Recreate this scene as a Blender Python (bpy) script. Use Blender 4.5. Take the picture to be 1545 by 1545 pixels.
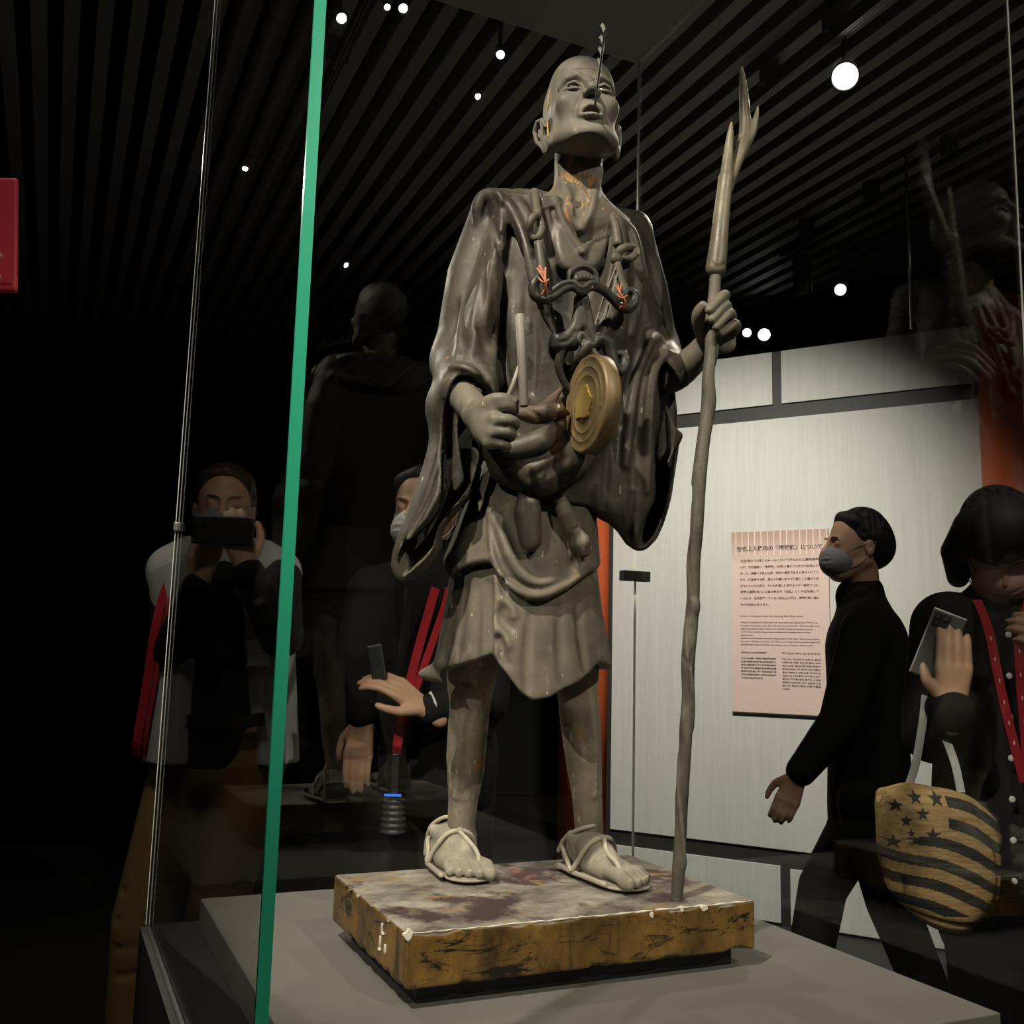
import bpy, math, random
import numpy as np
from mathutils import Matrix, Vector

for o in list(bpy.data.objects):
    bpy.data.objects.remove(o, do_unlink=True)
SC = bpy.context.scene
COL = SC.collection

# ------------------------------------------------------------------ camera
FOC, CEN, EYE = 1500.0, 772.5, 1.2
_up = np.array([1039 - CEN, CEN + 9578.0, FOC]); _up /= np.linalg.norm(_up)
_fy = np.array([0, 0, 1.0]) - _up * _up[2]; _fy /= np.linalg.norm(_fy)
_fx = np.cross(_fy, _up)
if _fx[0] < 0: _fx = -_fx
RW = np.stack([_fx, _fy, _up])              # world = RW @ (right, up, forward)
camd = bpy.data.cameras.new('camera'); camd.sensor_width = 36; camd.sensor_fit = 'HORIZONTAL'
camd.lens = FOC / 1545 * 36; camd.clip_start = 0.02; camd.clip_end = 60
cam = bpy.data.objects.new('camera', camd); COL.objects.link(cam)
m = np.eye(4); m[:3, 0] = RW[:, 0]; m[:3, 1] = RW[:, 1]; m[:3, 2] = -RW[:, 2]; m[:3, 3] = (0, 0, EYE)
cam.matrix_world = Matrix(m.tolist())
SC.camera = cam

# ------------------------------------------------------------------ world + exposure
wd = bpy.data.worlds.new('world'); SC.world = wd; wd.use_nodes = True
bg = wd.node_tree.nodes['Background']; bg.inputs[0].default_value = (0.75, 0.85, 1.0, 1); bg.inputs[1].default_value = 0.0015
vs = SC.view_settings
vs.view_transform = 'Standard'; vs.look = 'None'; vs.exposure = 0.0; vs.gamma = 1.0; vs.use_curve_mapping = False
SC.cycles.transparent_max_bounces = 24
SC.cycles.max_bounces = 10
SC.cycles.sample_clamp_indirect = 4.0

def spot(name, loc, target, energy, cone, blend=0.4, size=0.05, color=(1.0, 0.9, 0.76)):
    l = bpy.data.lights.new(name, 'SPOT'); l.energy = energy; l.spot_size = math.radians(cone)
    l.spot_blend = blend; l.shadow_soft_size = size; l.color = color
    o = bpy.data.objects.new(name, l); COL.objects.link(o); o.location = loc
    d = Vector(target) - Vector(loc); o.rotation_euler = d.to_track_quat('-Z', 'Y').to_euler()
    return o
WARM = (1.0, 0.90, 0.74)
# ceiling spots of the museum, plus added fills marked below
spot('key_spot', (-0.74, -0.06, 3.26), (0.02, 1.36, 1.45), 430, 34, 0.5, 0.04, WARM)
spot('second_spot', (1.75, -0.85, 3.2), (0.05, 1.36, 1.25), 190, 36, 0.5, 0.008, WARM)
spot('leg_fill_spot', (-1.5, -1.3, 2.75), (0.0, 1.42, 1.06), 190, 15, 0.8, 0.008, WARM)  # added fill to brighten the legs, no fixture there
spot('sign_spot', (0.28, 2.85, 3.3), (0.98, 4.95, 1.25), 560, 70, 1.0, 0.05, (1.0, 0.93, 0.83))
spot('rim_spot', (1.09, 3.12, 3.19), (0.1, 1.4, 1.5), 90, 36, 0.5, 0.05, WARM)
spot('back_spot', (-1.9, 3.6, 3.2), (0.0, 1.45, 1.45), 130, 34, 0.5, 0.006, WARM)
spot('visitor_fill_spot', (1.3, 0.9, 3.3), (1.15, 2.6, 0.8), 50, 70, 0.9, 0.08, WARM)  # added fill for the straw bag and the visitor beside it
spot('left_fill_spot', (-0.7, 1.2, 3.3), (-0.6, 2.7, 0.9), 45, 70, 0.9, 0.08, WARM)  # unseen fill, added to brighten the red phone and the khaki man

def lamp(name, loc, energy, size=0.12, color=(1.0,0.9,0.76)):
    l = bpy.data.lights.new(name, 'POINT'); l.energy = energy; l.shadow_soft_size = size; l.color = color
    o = bpy.data.objects.new(name, l); COL.objects.link(o); o.location = loc; return o
lamp('slat_fill_light', (0.8, -2.0, 2.95), 7, 0.03); lamp('slat_fill_light', (3.9, 1.8, 2.95), 7, 0.03); lamp('slat_fill_light', (-3.0, 0.6, 2.95), 5, 0.03)  # added point lights without fixtures, to lift the ceiling slats

# ------------------------------------------------------------------ frames
A1, A2 = math.radians(65.5), math.radians(-24.5)
D2 = np.array([math.sin(A1), math.cos(A1), 0]); D1 = np.array([math.sin(A2), math.cos(A2), 0])
SCEN = np.array([0.047, 1.368, 0.90])       # middle of the carved base, top face
EYEP = np.array([0, 0, EYE])
def ray(px, py): return RW @ np.array([px - CEN, CEN - py, FOC])
def at_y(px, py, y):
    r = ray(px, py); return EYEP + r * (y / r[1])
def at_z(px, py, z):
    r = ray(px, py); return EYEP + r * ((z - EYE) / r[2])
def loc2w(p): return SCEN + p[0] * D2 - p[1] * D1 + np.array([0, 0, p[2]])
def w2loc(P):
    q = np.asarray(P) - SCEN; return np.array([q @ D2, -(q @ D1), q[2]])
CAML = w2loc(EYEP)
def rayl(px, py):
    r = ray(px, py); return np.array([r @ D2, -(r @ D1), r[2]])
def Q(px, py, v):
    r = rayl(px, py); return CAML + r * ((v - CAML[1]) / r[1])
STAT_M = Matrix(((D2[0], -D1[0], 0, SCEN[0]), (D2[1], -D1[1], 0, SCEN[1]), (0, 0, 1, SCEN[2]), (0, 0, 0, 1)))

# ------------------------------------------------------------------ object helpers
def mesh_obj(name, verts, faces, mat=None, parent=None, smooth=False, label=None, cat=None, group=None, kind=None, loc=None):
    me = bpy.data.meshes.new(name); me.from_pydata([tuple(map(float, v)) for v in verts], [], faces); me.update()
    return finish(name, me, mat, parent, smooth, label, cat, group, kind, loc)
def finish(name, me, mat=None, parent=None, smooth=False, label=None, cat=None, group=None, kind=None, loc=None):
    if mat is not None: me.materials.append(mat)
    if smooth: me.shade_smooth()
    o = bpy.data.objects.new(name, me); COL.objects.link(o)
    if parent is not None: o.parent = parent
    if loc is not None: o.location = loc
    tag(o, label, cat, group, kind); return o
def tag(o, label=None, cat=None, group=None, kind=None):
    if label: o['label'] = label
    if cat: o['category'] = cat
    if group: o['group'] = group
    if kind: o['kind'] = kind
    return o
def empty(name, M=None, label=None, cat=None, group=None, kind=None):
    o = bpy.data.objects.new(name, None); COL.objects.link(o); o.empty_display_size = 0.05
    if M is not None: o.matrix_world = M
    return tag(o, label, cat, group, kind)
def box_geo(x0, x1, y0, y1, z0, z1):
    v = [(x0,y0,z0),(x1,y0,z0),(x1,y1,z0),(x0,y1,z0),(x0,y0,z1),(x1,y0,z1),(x1,y1,z1),(x0,y1,z1)]
    f = [(3,2,1,0),(4,5,6,7),(0,1,5,4),(1,2,6,5),(2,3,7,6),(3,0,4,7)]
    return v, f
def box(name, a, b, mat, parent=None, bevel=0, **kw):
    c = [(a[i] + b[i]) / 2 for i in range(3)]
    v, f = box_geo(a[0]-c[0], b[0]-c[0], a[1]-c[1], b[1]-c[1], a[2]-c[2], b[2]-c[2])
    o = mesh_obj(name, v, f, mat, parent, loc=c, **kw)
    if bevel:
        md = o.modifiers.new('bevel', 'BEVEL'); md.width = bevel; md.segments = 2
    return o
def oriented(o, M): o.matrix_world = M; return o
def catmull(pts, n=6, closed=False):
    P = np.asarray(pts, float); N = len(P); out = []
    segs = range(N if closed else N - 1)
    for i in segs:
        if closed: a, b, c, d = P[(i-1) % N], P[i], P[(i+1) % N], P[(i+2) % N]
        else: a, b, c, d = P[max(i-1,0)], P[i], P[i+1], P[min(i+2,N-1)]
        for k in range(n):
            t = k / n
            out.append(0.5 * ((2*b) + (-a+c)*t + (2*a-5*b+4*c-d)*t*t + (-a+3*b-3*c+d)*t**3))
    if not closed: out.append(P[-1])
    return np.array(out)
def tube_geo(path, radii, n=10, cap=True):
    P = np.asarray(path, float); N = len(P)
    rr = np.interp(np.linspace(0, 1, N), np.linspace(0, 1, len(radii)), radii) if np.ndim(radii) else np.full(N, radii)
    T = np.gradient(P, axis=0); T /= np.linalg.norm(T, axis=1)[:, None] + 1e-12
    a = np.array([0, 0, 1.0]) if abs(T[0][2]) < 0.9 else np.array([1.0, 0, 0])
    u = np.cross(T[0], a); u /= np.linalg.norm(u); V = []
    for i in range(N):
        u = u - T[i] * (u @ T[i]); u /= np.linalg.norm(u) + 1e-12; w = np.cross(T[i], u)
        for k in range(n):
            an = 2 * math.pi * k / n; V.append(P[i] + rr[i] * (math.cos(an) * u + math.sin(an) * w))
    F = [(i*n+k, i*n+(k+1) % n, (i+1)*n+(k+1) % n, (i+1)*n+k) for i in range(N-1) for k in range(n)]
    if cap: F += [tuple(range(n-1, -1, -1)), tuple((N-1)*n+k for k in range(n))]
    return V, F
def tube(name, path, radii, mat, parent=None, n=10, sm=0, **kw):
    if sm: path = catmull(path, sm)
    V, F = tube_geo(path, radii, n); return mesh_obj(name, V, F, mat, parent, smooth=True, **kw)
def join_geo(parts):
    V, F = [], []
    for v, f in parts:
        b = len(V); V += list(v); F += [tuple(i + b for i in q) for q in f]
    return V, F

# ------------------------------------------------------------------ voxel clay (signed distance) modeller
def smin(a, b, k):
    if k <= 0: return np.minimum(a, b)
    h = np.clip(0.5 + 0.5 * (b - a) / k, 0, 1)
    return b + (a - b) * h - k * h * (1 - h)
class Clay:
    def __init__(s, lo, hi, h):
        s.h = h; s.lo = np.array(lo, float); n = np.ceil((np.array(hi) - s.lo) / h).astype(int) + 1
        s.ax = [(s.lo[i] + h * np.arange(n[i])).astype(np.float32) for i in range(3)]
        s.D = np.full(tuple(n), 0.5, np.float32)
    def like(s):
        c = Clay.__new__(Clay); c.h, c.lo, c.ax = s.h, s.lo, s.ax; c.D = np.full(s.D.shape, 0.5, np.float32); return c
    def sl(s, lo, hi):
        out = []
        for i in range(3):
            a = int(max(0, math.floor((lo[i] - s.lo[i]) / s.h))); b = int(min(len(s.ax[i]), math.ceil((hi[i] - s.lo[i]) / s.h) + 1))
            if b <= a: return None
            out.append(slice(a, b))
        return tuple(out)
    def grid(s, q): return s.ax[0][q[0]][:, None, None], s.ax[1][q[1]][None, :, None], s.ax[2][q[2]][None, None, :]
    def op(s, fn, lo, hi, k=0.0, mode='add'):
        pad = k * 1.2 + 2 * s.h
        q = s.sl(np.array(lo) - pad, np.array(hi) + pad)
        if q is None: return s
        d = fn(*s.grid(q)).astype(np.float32)
        if mode == 'add': s.D[q] = smin(s.D[q], d, k)
        elif mode == 'sub': s.D[q] = -smin(-s.D[q], d, k)
        elif mode == 'and': s.D[q] = -smin(-s.D[q], -d, k)
        return s
    def ell(s, c, r, k=0.01, mode='add', rot=None):
        c = np.array(c, float); r = np.broadcast_to(np.array(r, float), (3,)); R = np.eye(3) if rot is None else np.array(rot)
        m = r.max() if rot is not None else r
        def fn(X, Y, Z):
            x, y, z = X - c[0], Y - c[1], Z - c[2]
            if rot is not None: x, y, z = [R[0][i]*x + R[1][i]*y + R[2][i]*z for i in range(3)]
            k0 = np.sqrt((x/r[0])**2 + (y/r[1])**2 + (z/r[2])**2)
            k1 = np.sqrt((x/r[0]**2)**2 + (y/r[1]**2)**2 + (z/r[2]**2)**2) + 1e-9
            return k0 * (k0 - 1) / k1
        return s.op(fn, c - m, c + m, k, mode)
    def tube(s, pts, rad, k=0.01, mode='add', flat=None):
        """tapered capsule chain; flat=(dir, ratio) squashes the section along dir"""
        P = np.asarray(pts, float); N = len(P)
        r = np.full(N, rad, float) if np.ndim(rad) == 0 else np.interp(np.linspace(0, 1, N), np.linspace(0, 1, len(rad)), rad)
        lo, hi = P.min(0) - r.max(), P.max(0) + r.max(); pad = k * 1.2 + 2 * s.h
        q = s.sl(lo - pad, hi + pad)
        if q is None: return s
        T = np.full(s.D[q].shape, 0.5, np.float32); off = [x.start for x in q]
        for i in range(N - 1):
            a, b = P[i], P[i+1]; rm = max(r[i], r[i+1])
            w = s.sl(np.minimum(a, b) - rm - pad, np.maximum(a, b) + rm + pad)
            if w is None: continue
            X, Y, Z = s.grid(w); ab = b - a; L = ab @ ab + 1e-12
            px, py, pz = X - a[0], Y - a[1], Z - a[2]
            t = np.clip((px*ab[0] + py*ab[1] + pz*ab[2]) / L, 0, 1)
            dx, dy, dz = px - t*ab[0], py - t*ab[1], pz - t*ab[2]
            if flat is not None:
                fd, fr = np.array(flat[0], float), flat[1]; e = (dx*fd[0] + dy*fd[1] + dz*fd[2]) * (1/fr - 1)
                dx, dy, dz = dx + e*fd[0], dy + e*fd[1], dz + e*fd[2]
            d = np.sqrt(dx*dx + dy*dy + dz*dz) - (r[i] + t*(r[i+1]-r[i]))
            ww = tuple(slice(w[j].start-off[j], w[j].stop-off[j]) for j in range(3))
            T[ww] = np.minimum(T[ww], d)
        if mode == 'add': s.D[q] = smin(s.D[q], T, k)
        else: s.D[q] = -smin(-s.D[q], T, k)
        return s
    def rbox(s, c, r, rd=0.005, k=0.005, mode='add', R=None):
        c = np.array(c, float); r = np.array(r, float); m = np.linalg.norm(r) if R is not None else r
        def fn(X, Y, Z):
            x, y, z = X - c[0], Y - c[1], Z - c[2]
            if R is not None: x, y, z = [R[0][i]*x + R[1][i]*y + R[2][i]*z for i in range(3)]
            a, b, g = np.abs(x)-r[0]+rd, np.abs(y)-r[1]+rd, np.abs(z)-r[2]+rd
            return np.sqrt(np.maximum(a,0)**2+np.maximum(b,0)**2+np.maximum(g,0)**2) + np.minimum(np.maximum(np.maximum(a,b),g),0) - rd
        return s.op(fn, c - m, c + m, k, mode)
    def loft(s, secs, k=0.01, mode='add', pw=2.0, zlim=None):
        """secs: (z, cu, cv, a, b) rings, stacked in z"""
        S = np.array(sorted(secs)); zz = S[:, 0]
        lo = [(S[:,1]-S[:,3]).min(), (S[:,2]-S[:,4]).min(), zz[0]]; hi = [(S[:,1]+S[:,3]).max(), (S[:,2]+S[:,4]).max(), zz[-1]]
        def fn(X, Y, Z):
            z = Z.ravel(); cu, cv, a, b = [np.interp(z, zz, S[:, i])[None, None, :] for i in (1,2,3,4)]
            e = (np.abs((X-cu)/a)**pw + np.abs((Y-cv)/b)**pw)**(1/pw)
            d = (e - 1) * np.minimum(a, b) * 0.9
            dz = np.maximum(zz[0] - Z, Z - zz[-1])
            return np.where(dz > 0, np.sqrt(np.maximum(d,0)**2 + dz**2), np.maximum(d, dz))
        return s.op(fn, lo, hi, k, mode)
    def pillow(s, pts, t, w, k=0.01, mode='add', smooth=4, Qf=None, vcut=None, shear=False):
        """outline (px,py,v) -> puffed slab round the plane fitted through its points"""
        L = np.array([(Qf or Q)(*p) for p in pts])
        if smooth: L = catmull(L, smooth, True)
        A = np.c_[np.ones(len(L)), L[:, 0], L[:, 2]]; co = np.linalg.lstsq(A, L[:, 1], rcond=None)[0]
        V = L[:, [0, 2]]; vv = A @ co; h = s.h
        sx = sz = 0.0
        if shear:
            r = rayl(*shear); sx, sz = r[0]/r[1], r[2]/r[1]
        lo = [V[:,0].min(), vv.min()-t, V[:,1].min()]; hi = [V[:,0].max(), (vv.max()+t) if vcut is None else vcut, V[:,1].max()]
        m0, m1 = lo[1]-vv.mean(), hi[1]-vv.mean()
        ex = [abs(sx)*max(abs(m0),abs(m1)), abs(sz)*max(abs(m0),abs(m1))]
        # 2D signed distance of the outline on a lookup grid
        pad = 0.03; x0, z0 = V[:,0].min()-pad, V[:,1].min()-pad
        gx = x0 + h*np.arange(int((V[:,0].max()+pad-x0)/h)+2); gz = z0 + h*np.arange(int((V[:,1].max()+pad-z0)/h)+2)
        x, z = np.meshgrid(gx, gz, indexing='ij'); d = np.full(x.shape, 1e9); sg = np.zeros(x.shape, bool); n = len(V)
        for i in range(n):
            a, b = V[i], V[(i+1) % n]; e = b - a; px, pz = x - a[0], z - a[1]
            tq = np.clip((px*e[0]+pz*e[1]) / (e@e+1e-15), 0, 1)
            d = np.minimum(d, (px-tq*e[0])**2 + (pz-tq*e[1])**2)
            c = ((a[1] <= z) & (b[1] > z)) | ((b[1] <= z) & (a[1] > z))
            sg ^= c & (x < a[0] + (z - a[1]) / (b[1]-a[1] if b[1] != a[1] else 1e-12) * e[0])
        sd = np.where(sg, np.sqrt(d), -np.sqrt(d)).astype(np.float32)
        def fn(X, Y, Z):
            vc = co[0] + co[1]*X + co[2]*Z; dv = Y - vc
            if shear:
                iu = np.clip(np.round((X - dv*sx - x0)/h).astype(np.int32), 0, len(gx)-1); iz = np.clip(np.round((Z - dv*sz - z0)/h).astype(np.int32), 0, len(gz)-1)
                q = sd[iu, iz]
            else:
                iu = np.clip(np.round((X[:,0,0] - x0)/h).astype(int), 0, len(gx)-1); iz = np.clip(np.round((Z[0,0,:] - z0)/h).astype(int), 0, len(gz)-1)
                q = sd[np.ix_(iu, iz)][:, None, :]
            T = t * np.sqrt(np.clip(1 - (1 - np.clip(q / w, 0, 1))**2, 0, 1))
            if vcut is not None: dv = np.where(dv > 0, 0, dv)
            return np.where(q > 0, np.maximum((np.abs(dv) - T) * 0.75, -q), np.sqrt(np.minimum(q, 0)**2 + dv**2))
        return s.op(fn, [lo[0]-ex[0], lo[1], lo[2]-ex[1]], [hi[0]+ex[0], hi[1], hi[2]+ex[1]], k, mode)
    def hit(s, px, py, o=None, r=None):
        o = CAML if o is None else o; r = rayl(px, py) if r is None else r
        r = r / np.linalg.norm(r); hi = s.lo + s.h * (np.array(s.D.shape) - 1)
        with np.errstate(divide='ignore'):
            t1, t2 = (s.lo - o) / r, (hi - o) / r
        ta, tb = np.minimum(t1, t2).max(), np.maximum(t1, t2).min()
        if tb <= ta: return None
        ts = np.arange(ta, tb, s.h * 0.4); P = o + ts[:, None] * r
        I = np.clip(np.round((P - s.lo) / s.h).astype(int), 0, np.array(s.D.shape) - 1)
        d = s.D[I[:,0], I[:,1], I[:,2]]; w = np.nonzero(d < 0)[0]
        if len(w) == 0: return None
        return P[w[0]]
    def stroke(s, pts, rad, k=0.006, lift=0.0, mode='add', n=5):
        """draw a ridge (add) or groove (sub) on the surface seen at these pixels"""
        C2 = catmull(np.array(pts, float), n); P = []
        if mode == 'sub': lift = lift + 0.45 * float(np.max(rad)); k = min(k, 0.0075)
        for p in C2:
            hp = s.hit(p[0], p[1])
            if hp is None: continue
            r = rayl(*p); r /= np.linalg.norm(r); P.append(hp - r * lift)
        if len(P) < 2: return s
        P = np.array(P)
        # keep depth continuous
        for _ in range(5):
            if len(P) > 3: P[1:-1] = 0.25*P[:-2] + 0.5*P[1:-1] + 0.25*P[2:]
        return s.tube(P, rad, k, mode)
    def blur(s, n=1):
        for _ in range(n):
            for a in range(3):
                D = s.D; E = D.copy(); sl = [slice(None)]*3
                i0, i1, i2 = list(sl), list(sl), list(sl); i0[a] = slice(0,-2); i1[a] = slice(1,-1); i2[a] = slice(2,None)
                E[tuple(i1)] = 0.25*D[tuple(i0)] + 0.5*D[tuple(i1)] + 0.25*D[tuple(i2)]; s.D = E
        return s
    def mesh(s, name, xf=None):
        D = s.D
        for a in range(3):                                        # close at the border
            q = [slice(None)]*3; q[a] = 0; D[tuple(q)] = np.maximum(D[tuple(q)], 1e-3); q[a] = -1; D[tuple(q)] = np.maximum(D[tuple(q)], 1e-3)
        ins = D < 0; nx, ny, nz = D.shape
        cnt = np.zeros((nx-1, ny-1, nz-1), np.uint8)
        for i in (0,1):
            for j in (0,1):
                for k in (0,1): cnt += ins[i:nx-1+i, j:ny-1+j, k:nz-1+k]
        act = (cnt > 0) & (cnt < 8); I = np.argwhere(act); idx = np.full(act.shape, -1, np.int32); idx[act] = np.arange(len(I))
        acc = np.zeros((len(I), 3)); num = np.zeros(len(I))
        cor = [(i,j,k) for i in (0,1) for j in (0,1) for k in (0,1)]
        for a in cor:
            for ax in range(3):
                if a[ax]: continue
                b = list(a); b[ax] = 1
                d0 = D[I[:,0]+a[0], I[:,1]+a[1], I[:,2]+a[2]]; d1 = D[I[:,0]+b[0], I[:,1]+b[1], I[:,2]+b[2]]
                c = (d0 < 0) != (d1 < 0); t = np.where(c, d0 / np.where(c, d0 - d1, 1), 0)
                p = np.tile(np.array(a, float), (len(I), 1)); p[:, ax] += t
                acc[c] += p[c]; num[c] += 1
        V = (I + acc / np.maximum(num, 1)[:, None]) * s.h + s.lo
        Fs = []
        for ax in range(3):
            o1, o2 = (ax+1) % 3, (ax+2) % 3
            lo = [slice(None)]*3; hi = [slice(None)]*3; lo[ax] = slice(0,-1); hi[ax] = slice(1,None)
            for o in (o1, o2): lo[o] = slice(1,-1); hi[o] = slice(1,-1)
            a_, b_ = ins[tuple(lo)], ins[tuple(hi)]
            E = np.argwhere(a_ != b_)
            if len(E) == 0: continue
            fl = a_[E[:,0], E[:,1], E[:,2]]; E = E.copy(); E[:, o1] += 1; E[:, o2] += 1
            def cell(d1, d2):
                c = E.copy(); c[:, o1] -= d1; c[:, o2] -= d2; return idx[c[:,0], c[:,1], c[:,2]]
            q = np.stack([cell(1,1), cell(0,1), cell(0,0), cell(1,0)], 1)
            q[~fl] = q[~fl][:, ::-1]; Fs.append(q)
        F = np.concatenate(Fs) if Fs else np.zeros((0,4), int)
        F = F[(F >= 0).all(1)]
        if xf is not None: V = xf(V)
        me = bpy.data.meshes.new(name); me.vertices.add(len(V)); me.vertices.foreach_set('co', V.astype(np.float32).ravel())
        me.loops.add(len(F)*4); me.loops.foreach_set('vertex_index', F.astype(np.int32).ravel())
        me.polygons.add(len(F)); me.polygons.foreach_set('loop_start', (np.arange(len(F))*4).astype(np.int32))
        me.update(calc_edges=True); me.validate(); me.shade_smooth()
        return me
def clay_obj(name, cl, mat, parent=None, xf=None, **kw):
    return finish(name, cl.mesh(name, xf), mat, parent, True, **kw)

# ------------------------------------------------------------------ materials
def mat_new(name, color=(0.5,0.5,0.5), rough=0.6, metal=0.0, spec=0.5):
    mt = bpy.data.materials.new(name); mt.use_nodes = True; b = mt.node_tree.nodes['Principled BSDF']
    b.inputs['Base Color'].default_value = (*color, 1); b.inputs['Roughness'].default_value = rough
    b.inputs['Metallic'].default_value = metal; b.inputs['Specular IOR Level'].default_value = spec
    return mt
class NT:
    def __init__(s, mt): s.t = mt.node_tree; s.b = s.t.nodes.get('Principled BSDF'); s.co = s.t.nodes.new('ShaderNodeTexCoord')
    def n(s, ty, **kw):
        x = s.t.nodes.new('ShaderNode' + ty)
        for k, v in kw.items(): setattr(x, k, v)
        return x
    def l(s, a, b): s.t.links.new(a, b)
    def noise(s, scale, detail=6, rough=0.6, stretch=None, src='Object', dist=0.0):
        x = s.n('TexNoise'); x.inputs['Scale'].default_value = scale; x.inputs['Detail'].default_value = detail
        x.inputs['Roughness'].default_value = rough; x.inputs['Distortion'].default_value = dist
        if stretch is not None:
            mp = s.n('Mapping'); mp.inputs['Scale'].default_value = stretch; s.l(s.co.outputs[src], mp.inputs[0]); s.l(mp.outputs[0], x.inputs['Vector'])
        else: s.l(s.co.outputs[src], x.inputs['Vector'])
        return x.outputs['Fac']
    def ramp(s, fac, stops):
        r = s.n('ValToRGB'); el = r.color_ramp.elements
        while len(el) < len(stops): el.new(0.5)
        for e, (p, c) in zip(el, stops): e.position = p; e.color = (*c, 1) if len(c) == 3 else c
        s.l(fac, r.inputs[0]); return r.outputs[0]
    def mix(s, fac, a, b):
        x = s.n('Mix', data_type='RGBA')
        if isinstance(fac, (int, float)): x.inputs[0].default_value = fac
        else: s.l(fac, x.inputs[0])
        for i, c in ((6, a), (7, b)):
            if isinstance(c, tuple): x.inputs[i].default_value = (*c, 1)
            else: s.l(c, x.inputs[i])
        return x.outputs[2]
    def bump(s, h, strength=0.3, dist=0.002):
        b = s.n('Bump'); b.inputs['Strength'].default_value = strength; b.inputs['Distance'].default_value = dist
        s.l(h, b.inputs['Height']); s.l(b.outputs[0], s.b.inputs['Normal'])
    def color(s, c): s.l(c, s.b.inputs['Base Color'])
    def rough(s, c): s.l(c, s.b.inputs['Roughness'])
def st(lo, hi, a=(0,0,0), b=(1,1,1)): return [(lo, a), (hi, b)]

def aged_wood(name, dark, light, chip=(0.30,0.155,0.055), chip_amt=0.70, dust=0.35, rough=0.55, spec=0.4, fleck=0.72):
    mt = mat_new(name, dark, rough, 0, spec); t = NT(mt)
    base = t.mix(t.ramp(t.noise(9, 8, 0.62), st(0.36, 0.66)), dark, light)
    base = t.mix(t.ramp(t.noise(5, 5, 0.6, (1.5,1.5,0.6)), st(0.46, 0.62, (0,0,0), (0.6,)*3)), base, tuple(x*0.55 for x in dark))
    du = t.ramp(t.noise(34, 6, 0.7, (1,1,0.45)), st(0.52, 0.74, (0,0,0), (dust,)*3))
    base = t.mix(du, base, tuple(min(1, x*1.7+0.05) for x in light))
    gm = t.n('NewGeometry'); wr = t.ramp(gm.outputs['Pointiness'], st(0.515, 0.60, (0,0,0), (0.55,)*3))
    base = t.mix(wr, base, tuple(min(1, x*2.0+0.03) for x in light))
    chips = t.ramp(t.noise(42, 9, 0.72, (1,1,0.33)), st(chip_amt, chip_amt+0.03))
    base = t.mix(chips, base, chip)
    pale = t.ramp(t.noise(95, 3, 0.5, (1,1,0.4)), st(fleck, fleck+0.02))
    base = t.mix(pale, base, (0.45,0.38,0.27))
    t.color(base); t.rough(t.ramp(t.noise(22, 5), st(0.3, 0.7, (rough-0.12,)*3, (rough+0.2,)*3)))
    t.bump(t.noise(75, 8, 0.65), 0.35, 0.002); return mt
M = {}
M['robe'] = aged_wood('robe_lacquer', (0.028,0.024,0.019), (0.090,0.076,0.058), chip_amt=0.665, rough=0.52)
M['skirt'] = aged_wood('skirt_lacquer', fleck=0.69, dark=(0.075,0.065,0.05), light=(0.15,0.13,0.098), chip_amt=0.63, dust=0.5, rough=0.6)
M['skin'] = aged_wood('carved_skin', (0.105,0.095,0.076), (0.155,0.140,0.112), chip_amt=0.80, dust=0.2, rough=0.6)
M['neck'] = aged_wood('carved_neck', (0.07,0.06,0.047), (0.14,0.12,0.09), chip_amt=0.55, dust=0.4, rough=0.6)
M['leg'] = aged_wood('carved_leg', (0.17,0.15,0.115), (0.33,0.29,0.22), chip_amt=0.595, dust=0.6, rough=0.58, fleck=0.665)
M['foot'] = aged_wood('dusty_foot', (0.22,0.20,0.16), (0.34,0.31,0.25), chip_amt=0.80, dust=0.6, rough=0.8)
M['staff'] = aged_wood('staff_wood', (0.07,0.062,0.05), (0.17,0.15,0.115), chip=(0.25,0.17,0.09), chip_amt=0.72, rough=0.5)
M['antler'] = aged_wood('antler', (0.085,0.072,0.05), (0.26,0.23,0.16), chip=(0.3,0.2,0.08), chip_amt=0.75, rough=0.4)
M['yoke'] = aged_wood('yoke_lacquer', (0.026,0.024,0.021), (0.070,0.064,0.054), chip_amt=0.9, rough=0.42)
M['rod'] = aged_wood('mallet_wood', (0.13,0.12,0.10), (0.2,0.185,0.155), chip_amt=0.9, rough=0.5)
M['eye'] = mat_new('inlaid_eye', (0.02,0.017,0.013), 0.12, 0, 0.6)
M['hand'] = aged_wood('carved_hand', (0.105,0.095,0.075), (0.18,0.16,0.125), chip_amt=0.63, dust=0.3, rough=0.6)
M['black'] = mat_new('black_paint', (0.008,0.008,0.008), 0.5)
M['twine'] = mat_new('orange_twine', (0.55,0.20,0.10), 0.8)
def bronze():
    mt = mat_new('gilt_bronze', (0.3,0.19,0.07), 0.5, 0.25); t = NT(mt)
    c = t.mix(t.ramp(t.noise(26, 6), st(0.35,0.65)), (0.16,0.105,0.05), (0.27,0.19,0.095))
    c = t.mix(t.ramp(t.noise(60, 7, 0.7), st(0.62,0.66)), c, (0.09,0.065,0.04))
    t.color(c); t.bump(t.noise(140,4), 0.15, 0.001); return mt
M['bronze'] = bronze()
M['gold'] = mat_new('worn_gold', (0.62,0.44,0.14), 0.4, 0.6)
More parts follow.
